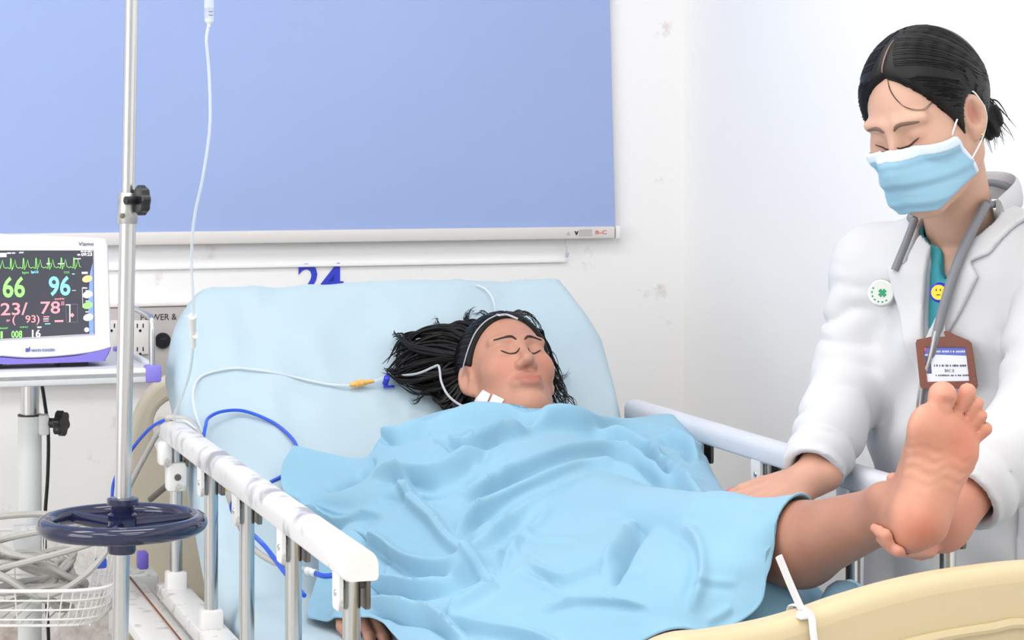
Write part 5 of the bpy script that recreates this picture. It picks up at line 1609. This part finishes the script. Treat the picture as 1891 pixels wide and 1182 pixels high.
coat = sdf_obj('white_coat', coat_f, (NB.x-.34, NB.y-.46, .46), (NB.x+.42, NB.y+.36, NB.z+.09), .0052, M_COAT, doc, rl=2)
sdf_obj('scrub_top', scrub_f, (NB.x-.24, NB.y-.24, .62), (NB.x+.26, NB.y+.26, NB.z+.05), .0055, M_TEAL, doc, rl=1)
def trousers_f(P):
    d = None
    for s in (-1, 1):
        hp = A3(NB+Rd*(.08*s)-Fd*.05); hp[2] = .72; ft = hp.copy(); ft[2] = .06
        c = cap(P, hp, ft, .085, .055); d = c if d is None else smin(d, c, .02)
    return smax(d, .05-P[:, 2], .01)
sdf_obj('trousers', trousers_f, (NB.x-.3, NB.y-.3, .03), (NB.x+.3, NB.y+.35, .84), .010, M_TEAL, doc)
for s in (-1, 1):
    ft = A3(NB+Rd*(.08*s)-Fd*.03); ft[2] = .035
    sdf_obj('shoe', lambda P: smax(ell(P, ft+A3(Fd)*.05, (.042, .125, .05), RT), .002-P[:, 2], .006), ft-np.array([.2, .2, .05]), ft+np.array([.2, .2, .09]), .008, M_FRAME, doc)

# lapels, collar and pocket: thin layers lying on the coat
def layer(poly, lift, thick, name, h=.0036, extra=None, m=M_COAT, base=None):
    P2 = chest2d(poly)
    base = base or coat_sdf
    def f(P):
        d = base(P)-lift
        sh = np.maximum(d-thick, -(d+.006))
        return smax(smax(sh, prism(P, P2, -.01), .003), -neck_hole(P), .003)
    c = chest2d(poly); pts = np.array([A3(NB+Rd*float(a))*np.array([1, 1, 0])+np.array([0, 0, z]) for a, z in c])
    lo_ = pts.min(0)-np.array([.16, .19, .02]); hi_ = pts.max(0)+np.array([.10, .10, .02])
    return sdf_obj(name, f, lo_, hi_, h, m, coat, rl=1)
layer([(1722, 372), (1700, 385), (1688, 420), (1666, 474), (1668, 484), (1625, 492), (1634, 520), (1652, 570), (1678, 660), (1703, 742), (1709, 700), (1706, 632), (1703, 560), (1706, 470), (1719, 400)], .005, .005, 'lapel')
layer([(1706, 632), (1712, 668), (1735, 640), (1765, 585), (1797, 512), (1781, 484), (1812, 470), (1828, 440), (1862, 380), (1880, 340), (1862, 296), (1815, 300), (1808, 345), (1784, 425), (1760, 500), (1738, 562)], .005, .005, 'lapel')
layer([(1852, 893), (1980, 900), (1970, 1110), (1846, 1095)], .002, .003, 'pocket', h=.0045, base=lambda P: smin(trunk(P), trunk(P), .001)+.009*np.sin(((P-A3(NB))@RT)[:, 0]*46+4*np.sin(P[:, 2]*5))*np.clip((1.05-P[:, 2])*2.2, 0, 1))
# collar standing behind the neck
colp = [NB-Rd*.075+Fd*.03+Zup*.028, NB-Rd*.072-Fd*.035+Zup*.055, NB-Rd*.03-Fd*.075+Zup*.065, NB+Rd*.03-Fd*.075+Zup*.062, NB+Rd*.068-Fd*.035+Zup*.045, NB+Rd*.068+Fd*.02+Zup*.018]
obj('collar', g_tube(catmull(colp, 6), [.022]*(5*6+1), 10, ell=(1, .3)), M_COAT, coat)

# face details
hd_p = lambda p: head_sdf(p, False)
for s in (-1, 1):
    pth = on_head(DF, hd_p, [(s*.012, .11, .024), (s*.028, .11, .032), (s*.050, .09, .024)], .0002)
    obj('eyebrow', g_tube(pth, [.0010+.0019*math.sin(math.pi*k/(len(pth)-1))**.6 for k in range(len(pth))], 8), mat('brown_brow_hair', rgb(112, 86, 76), .7), doc)
    pth = on_head(DF, hd_p, [(s*.016, .11, .0035), (s*.029, .11, -.0005), (s*.045, .1, .004)], .0002)
    obj('eyelash', g_tube(pth, [.0005+.0010*math.sin(math.pi*k/(len(pth)-1)) for k in range(len(pth))], 6), mat('brown_lash', rgb(70, 48, 44), .7), doc)
# hair drawn back from a centre parting into a low tail
def hair_d(p):
    q = np.abs(p[:, 0])
    d = ell(p, (0, -.016, .036), (.084, .104, .096))
    d = smin(d, head_base(p)-.007, .012)
    cut = p[:, 1]-(.012+.52*p[:, 2]+.30*q)
    d = smax(d, cut, .010)
    ear = ell(np.stack([q, p[:, 1], p[:, 2]], 1), (.088, -.002, -.010), (.034, .024, .038))
    d = smax(d, -ear, .006)
    d = smax(d, -(p[:, 2]+.062-.35*(p[:, 1]+.04)), .02)
    d = d+.0022*np.exp(-(p[:, 0]/.003)**2)*(p[:, 1] > -.03)
    t = smin(ell(p, (0, -.118, -.030), (.026, .022, .026)), ell(p, (0, -.134, -.056), (.026, .018, .034)), .012)
    t = t+.0022*np.sin(p[:, 0]*420+p[:, 1]*160)
    return smin(d, t, .010)
hair_o = sdf_obj('hair', lambda P: hair_d(DF.loc(P)), DF.c-.17, DF.c+.17, .0028, M_HAIR, doc)
st = []
n_st = 330
rr = random.Random(5)
tail = np.array([0, -.112, -.028])
starts = []
for k in range(n_st):
    s = -1 if k % 2 else 1
    if k < n_st*.45:
        y = rr.uniform(-.06, .085); starts.append((s*.003, y, .14))
    else:
        z = rr.uniform(.0, .105); starts.append((s*rr.uniform(.02, .085), .012+.52*z+.022-rr.uniform(.004, .02), z))
S0 = project(hair_d, np.array(starts), .0003, 8)
n_seg = 12; T = np.linspace(0, 1, n_seg)
for k in range(n_st):
    a = S0[k]; side = np.sign(a[0]) or 1
    mid = np.array([side*.085, .3*a[1]-.02, a[2]*.55-.005])
    c = (1-T)[:, None]**2*a+2*((1-T)*T)[:, None]*mid+(T**2)[:, None]*(tail+np.array([side*.012, 0, rr.uniform(-.012, .012)]))
    st.append(c)
ALL = project(hair_d, np.concatenate(st), .0003, 5).reshape(n_st, n_seg, 3)
gs = []
for k in range(n_st):
    r0 = rr.uniform(.0005, .0011)
    gs.append(g_tube([Vector(DF.wor(p)) for p in ALL[k]], r0, 4))
for k in range(90):   # the short tail
    a = np.array([rr.gauss(0, .010), -.125, -.030+rr.gauss(0, .010)])
    d1 = np.array([rr.gauss(0, .007), -.012+rr.gauss(0, .004), -.024+rr.gauss(0, .005)])
    pts = [a, a+d1*.6+np.array([0, -.006, .004]), a+d1*1.3, a+d1*1.7+np.array([rr.gauss(0, .004), .006, -.010])]
    gs.append(g_tube(catmull([Vector(DF.wor(p)) for p in pts], 4), [.0016*(1-j/14) for j in range(13)], 4))
for k in range(2):    # loose wisps by the forehead
    s = [-1, -1, -1, 1, -1][k]
    pts = [(s*.004, .066, .105), (s*.012, .085, .085+.004*k), (s*.030, .088, .060), (s*.055, .068, .044-.003*k), (s*.066, .045, .045)]
    P = project(hd_p, bez(pts, 5), .0012, 4)
    gs.append(g_tube([Vector(DF.wor(p)) for p in P], .00035, 4))
obj('hair_strands', g_join(*gs), M_HAIR, hair_o, kind='stuff')

P = project(hair_d, bez([(0, .082, .10), (0, .05, .13), (0, .01, .14)], 8), .0006, 5)
obj('parting', g_tube([Vector(DF.wor(p)) for p in P], [.0006+.0008*math.sin(math.pi*k/(len(P)-1)) for k in range(len(P))], 6), mat('scalp_skin', rgb(150, 120, 108), .6), hair_o)
# face mask
M_MASK = mat('light_blue_mask_fabric', rgb(148, 190, 213), .8, var=.03, vscale=30, bump=.05, bscale=200)
M_MASKW = mat('white_mask_border', rgb(214, 228, 240), .8)
M_LOOP = mat('white_elastic', rgb(242, 240, 238), .7)
def mask_base(p):
    d = ell(p, (0, .024, -.045), (.069, .066, .078))
    d = smin(d, cap(p, (0, .088, -.004), (0, .104, -.028), .012, .014), .05)
    d = smin(d, ell(p, (0, .070, -.088), (.034, .026, .028)), .05)
    d = np.minimum(d, head_base(p))
    return d-.0075
def zrel(p): return p[:, 2]-(.000-.20*np.abs(p[:, 0])+.0*p[:, 1])
def mask_f(p, lo=-.096, hi=.0, th=.008, lift=0.0, sl=.85):
    z = zrel(p)
    pl = .0022*np.sin(z*2*math.pi*30)*np.abs(np.sin(z*math.pi*30))
    d = mask_base(p)-lift+np.where(z < -.018, pl, 0)
    sh = np.maximum(d, -(d+th))
    back = .052+.42*(p[:, 2]+.01)-p[:, 1]
    r = np.maximum(np.maximum(z-hi, lo+sl*np.maximum(np.abs(p[:, 0])-.034, 0)-z), back)
    return smax(sh, r, .002)
msk = thing('face_mask', 'light blue pleated face mask worn by the doctor', 'mask', Vector(DF.wor((0, .09, -.05))))
mb = sdf_obj('mask_sheet', lambda P: mask_f(DF.loc(P)), DF.c-.16, DF.c+.14, .0024, M_MASK, msk, rl=1)
sdf_obj('mask_border', lambda P: mask_f(DF.loc(P), -.012, .0015, .008, .0010, 0.0), DF.c-.15, DF.c+.14, .0020, M_MASKW, msk, rl=1)
def side_edge(p):
    z = zrel(p); back = .052+.42*(p[:, 2]+.01)-p[:, 1]
    d = mask_base(p)-.0012; sh = np.maximum(d, -(d+.008))
    return smax(sh, np.maximum(np.maximum(z-.0015, -.096+.85*np.maximum(np.abs(p[:, 0])-.034, 0)-z), np.maximum(back, -(back+.007))), .001)
for s in (-1, 1):
    sdf_obj('mask_side_edge', lambda P: np.maximum(side_edge(DF.loc(P)), -s*DF.loc(P)[:, 0]), DF.c-.15, DF.c+.14, .0020, M_MASKW, msk, rl=1)
for s in (-1, 1):
    up_ = [(s*.066, .052, -.014), (s*.074, .030, .008), (s*.079, .010, .027), (s*.083, -.010, .028), (s*.082, -.026, -.002)]
    obj('ear_loop', g_tube(catmull([Vector(DF.wor(p)) for p in up_], 6), .0013, 8), M_LOOP, msk)
    dn_ = [(s*.082, -.026, -.002), (s*.080, -.022, -.022), (s*.076, .000, -.042), (s*.067, .034, -.062)]
    obj('ear_loop', g_tube(catmull([Vector(DF.wor(p)) for p in dn_], 6), .0013, 8), M_LOOP, msk)
obj('earring', g_lathe(DF.wor((-.084, .006, -.032)), Vector(-DF.R[:, 0]), [(-.002, .001), (0, .0022), (.0015, .0018), (.002, .0005)], 10), mat('gold', rgb(232, 190, 110), .2, 1.0), doc)

# stethoscope
front_f = lambda P: np.minimum(np.minimum(coat_sdf(P)-.009, skin_d(P)), scrub_f(P))
M_STE = mat('grey_rubber_tube', rgb(128, 130, 136), .45)
ste = thing('stethoscope', 'grey stethoscope hung around the neck of the doctor', 'stethoscope', NB-Zup*.2)
def lay(pxs, off, f=front_f, y0=2.7):
    P = hits(f, pxs, y0); G_ = grad(f, P, .004); return [Vector(p) for p in P+G_*off]
tp_ = lay([(1812, 372), (1792, 420), (1772, 462), (1757, 505), (1746, 555), (1732, 610), (1722, 660), (1714, 715), (1708, 760)], .010)
# ease the tube so it bridges hollows
for _ in range(6):
    tp_ = [tp_[0]]+[(tp_[i-1]+tp_[i]*2+tp_[i+1])/4-Vector((0, .0015, 0)) for i in range(1, len(tp_)-1)]+[tp_[-1]]
back_ = [Vector(A3(NB-Rd*.062+Fd*.02+Zup*.04)), Vector(A3(NB-Rd*.07-Fd*.03+Zup*.055)), Vector(A3(NB-Fd*.075+Zup*.07)), Vector(A3(NB+Rd*.07-Fd*.03+Zup*.05)), Vector(A3(NB+Rd*.07+Fd*.03+Zup*.02))]
tl_ = lay([(1692, 408), (1680, 440), (1666, 474), (1655, 500)], .004)
obj('tubing', g_tube(catmull(tp_, 6), .0072, 12), M_STE, ste, label='thick grey tube')
obj('neck_tubing', g_tube(catmull([tp_[0]]+back_+[tl_[0]], 6), .0055, 10), M_STE, ste)
obj('tubing', g_tube(catmull(tl_, 6), .0058, 10), M_STE, ste)
obj('ear_tube', g_tube(catmull([tp_[5]+Vector((-.004, -.004, 0)), tp_[6]+Vector((-.006, -.008, 0)), tp_[7]+Vector((-.012, -.006, 0)), tp_[8]+Vector((-.012, -.004, -.02))], 6), .0035, 8), M_CHROME, ste)
cpx = lay([(1632, 541)], .004)[0]
nrm = Vector((-.35, -.93, .1)).normalized(); axx = Vector((.93, -.35, 0)).normalized(); ayy = nrm.cross(axx)
cp = obj('chest_piece', g_lathe(cpx-nrm*.006, nrm, [(0, .015), (.003, .0195), (.009, .0205), (.0115, .0195), (.012, .0175)], 36), M_CHROME, ste, label='round metal chest piece')
obj('diaphragm', g_lathe(cpx+nrm*.0055, nrm, [(0, .0175), (.0006, .0175)], 36), mat('pale_diaphragm', rgb(214, 218, 214), .35), cp)
M_CLOV = mat('green_clover_print', rgb(22, 150, 98), .5)
for k in range(4):
    a = math.radians(45+90*k); d1 = axx*math.cos(a)+ayy*math.sin(a); d2 = nrm.cross(d1)
    heart = [(0, 0), (.0025, .0022), (.0048, .0030), (.0066, .0020), (.0062, .0004), (.0056, 0), (.0062, -.0004), (.0066, -.0020), (.0048, -.0030), (.0025, -.0022)]
    obj('clover_leaf', g_prism(heart, cpx+nrm*.0062+axx*.002, d1, d2, nrm, .0004), M_CLOV, cp, smooth=False)
for k in range(7):
    a = math.radians(150+26*k); c = cpx+nrm*.0062+(axx*math.cos(a)+ayy*math.sin(a))*.0135
    obj('ring_print', g_box(c, (.0026, .0022, .0004), Matrix((axx*-math.sin(a)+ayy*math.cos(a), axx*math.cos(a)+ayy*math.sin(a), nrm)).transposed()), M_CLOV, cp, smooth=False)

# identity badge on a reel
M_LEATHER = mat('brown_leather', rgb(124, 74, 58), .5, var=.12, vscale=60, bump=.15, bscale=200)
M_CARD = mat('white_card', rgb(226, 228, 238), .35); M_CARDB = mat('blue_card_band', rgb(98, 108, 188), .4)
bn = Vector((-.28, -.95, .10)).normalized(); bax = Zup.cross(bn).normalized()*-1
bax = Vector((-bn.y, bn.x, 0)).normalized(); 
if bax.x < 0: bax = -bax
bay = bn.cross(bax)
if bay.z < 0: bay = -bay
bp0 = lay([(1748, 670)], .010)[0]
def bpt(px, py, off=0.0):
    p_ = on_plane(px, py, bp0+bn*off, bn)-bp0; return (p_.dot(bax), p_.dot(bay))
badge = thing('identity_badge', 'brown leather badge holder with a printed card hanging from a blue reel', 'badge', bp0-Zup*.05)
outer = [bpt(*q) for q in [(1692, 634), (1694, 628), (1722, 622), (1735, 614), (1750, 612), (1766, 620), (1788, 629), (1794, 634), (1805, 712), (1803, 717), (1703, 717), (1700, 712)]]
inner = [bpt(*q) for q in [(1705, 640), (1784, 641), (1791, 704), (1712, 706)]]
def ring_prism(outer, inner_pts, th):
    cu = bpy.data.curves.new('b', 'CURVE'); cu.dimensions = '2D'; cu.fill_mode = 'BOTH'; cu.extrude = th/2; cu.bevel_depth = .0006
    for pl in (outer, inner_pts):
        sp = cu.splines.new('POLY'); sp.points.add(len(pl)-1); sp.use_cyclic_u = True
        for i, (x, y) in enumerate(pl): sp.points[i].co = (x, y, 0, 1)
    o = bpy.data.objects.new('b', cu); COL.objects.link(o)
    me = bpy.data.meshes.new_from_object(o.evaluated_get(bpy.context.evaluated_depsgraph_get()))
    co = [v.co.copy() for v in me.vertices]; fs = [list(p_.vertices) for p_ in me.polygons]
    bpy.data.objects.remove(o); bpy.data.curves.remove(cu); bpy.data.meshes.remove(me)
    return [bp0+bax*c.x+bay*c.y+bn*(c.z+.002) for c in co], fs
obj('holder', ring_prism(outer, inner, .003), M_LEATHER, badge)
bo = lambda px, py, off=0: bp0+bax*bpt(px, py)[0]+bay*bpt(px, py)[1]+bn*off
card = obj('card', g_prism(inner, bp0+bn*.0008, bax, bay, bn, .001), M_CARD, badge, smooth=False)
obj('card_band', g_prism([bpt(*q) for q in [(1705, 640), (1784, 641), (1786, 657), (1707, 654)]], bp0+bn*.0018, bax, bay, bn, .0003), M_CARDB, card, smooth=False)
obj('card_photo', g_prism([bpt(*q) for q in [(1708, 657), (1718, 657), (1721, 690), (1712, 690)]], bp0+bn*.0018, bax, bay, bn, .0003), mat('card_photo_print', rgb(92, 98, 140), .5, var=.5, vscale=120), card, smooth=False)
obj('card_emblem', g_prism([bpt(*q) for q in [(1705, 641), (1710, 641), (1710, 648), (1705, 648)]], bp0+bn*.0022, bax, bay, bn, .0003), M_REDINK, card, smooth=False)
a, b2, c2 = bo(1745, 687, .0021), bo(1762, 687, .0021), bo(1745, 681.5, .0021)
obj('card_lettering', g_text('BAC SI', a, bax, bay, w=(b2-a).length, h=(c2-a).length, th=.0002), M_DKGREY, card, smooth=False)
# the smaller lines cannot be read: rows of short strokes
rt = random.Random(3)
for x0, x1, y, hh, m in [(1725, 1784, 675, 4.2, M_DKGREY), (1728, 1788, 693, 3.2, M_DKGREY), (1716, 1782, 649, 4.0, M_CARD)]:
    x = x0; bars = []
    while x < x1:
        w = rt.uniform(1.2, 2.6)
        bars.append(g_prism([bpt(*q) for q in [(x, y+hh/2), (x+w, y+hh/2), (x+w, y-hh/2+rt.uniform(0, 1)), (x, y-hh/2+rt.uniform(0, 1))]], bp0+bn*.0021, bax, bay, bn, .0002))
        x += w+rt.choice((.9, .9, 1.0, 3.0))
    obj('card_print', g_join(*bars), m, card, smooth=False, kind='stuff')
M_REEL = mat('blue_reel_plastic', rgb(52, 50, 190), .3)
r0 = lay([(1742, 541)], .012)[0]; rn = Vector((-.3, -.95, .1)).normalized()
rl_ = obj('reel', g_lathe(r0-rn*.004, rn, [(0, .012), (.002, .0145), (.008, .0145), (.010, .012)], 28), M_REEL, badge)
rx = Vector((-rn.y, rn.x, 0)).normalized(); ry = rn.cross(rx)
obj('reel_disc', g_lathe(r0+rn*.006-rx*.001, rn, [(0, .0108), (.0006, .0108)], 24), mat('yellow_print', rgb(244, 214, 60), .4), rl_)
for dx, dy, w_, h_ in [(-.0035, .0035, .0014, .0030), (.0025, .0035, .0014, .0030), (-.0005, -.0035, .0055, .0012)]:
    obj('reel_mark', g_box(r0+rn*.0068-rx*.001+rx*dx+ry*dy, (w_, h_, .0004), Matrix((rx, ry, rn)).transposed()), M_BLACK, rl_, smooth=False)
obj('reel_tail', g_lathe(lay([(1751, 563)], .010)[0], Zup, [(-.004, .001), (0, .0045), (.004, .0045), (.008, .002)], 12), M_REEL, rl_)
cl = lay([(1750, 566), (1748, 580), (1743, 600)], .010)+[bo(1742, 617, .003)]
obj('reel_cord', g_tube(catmull(cl, 5), .0014, 6), M_CHROME, badge)
obj('strap', g_tube([cl[2]+Vector((0, -.002, .006)), bo(1742, 622, .004)], .0042, 8, ell=(.35, 1)), M_CLEAR, badge)
obj('snap', g_lathe(cl[2]+Vector((0, -.004, 0)), bn, [(0, .004), (.0015, .0036), (.002, .001)], 12), M_CHROME, badge)
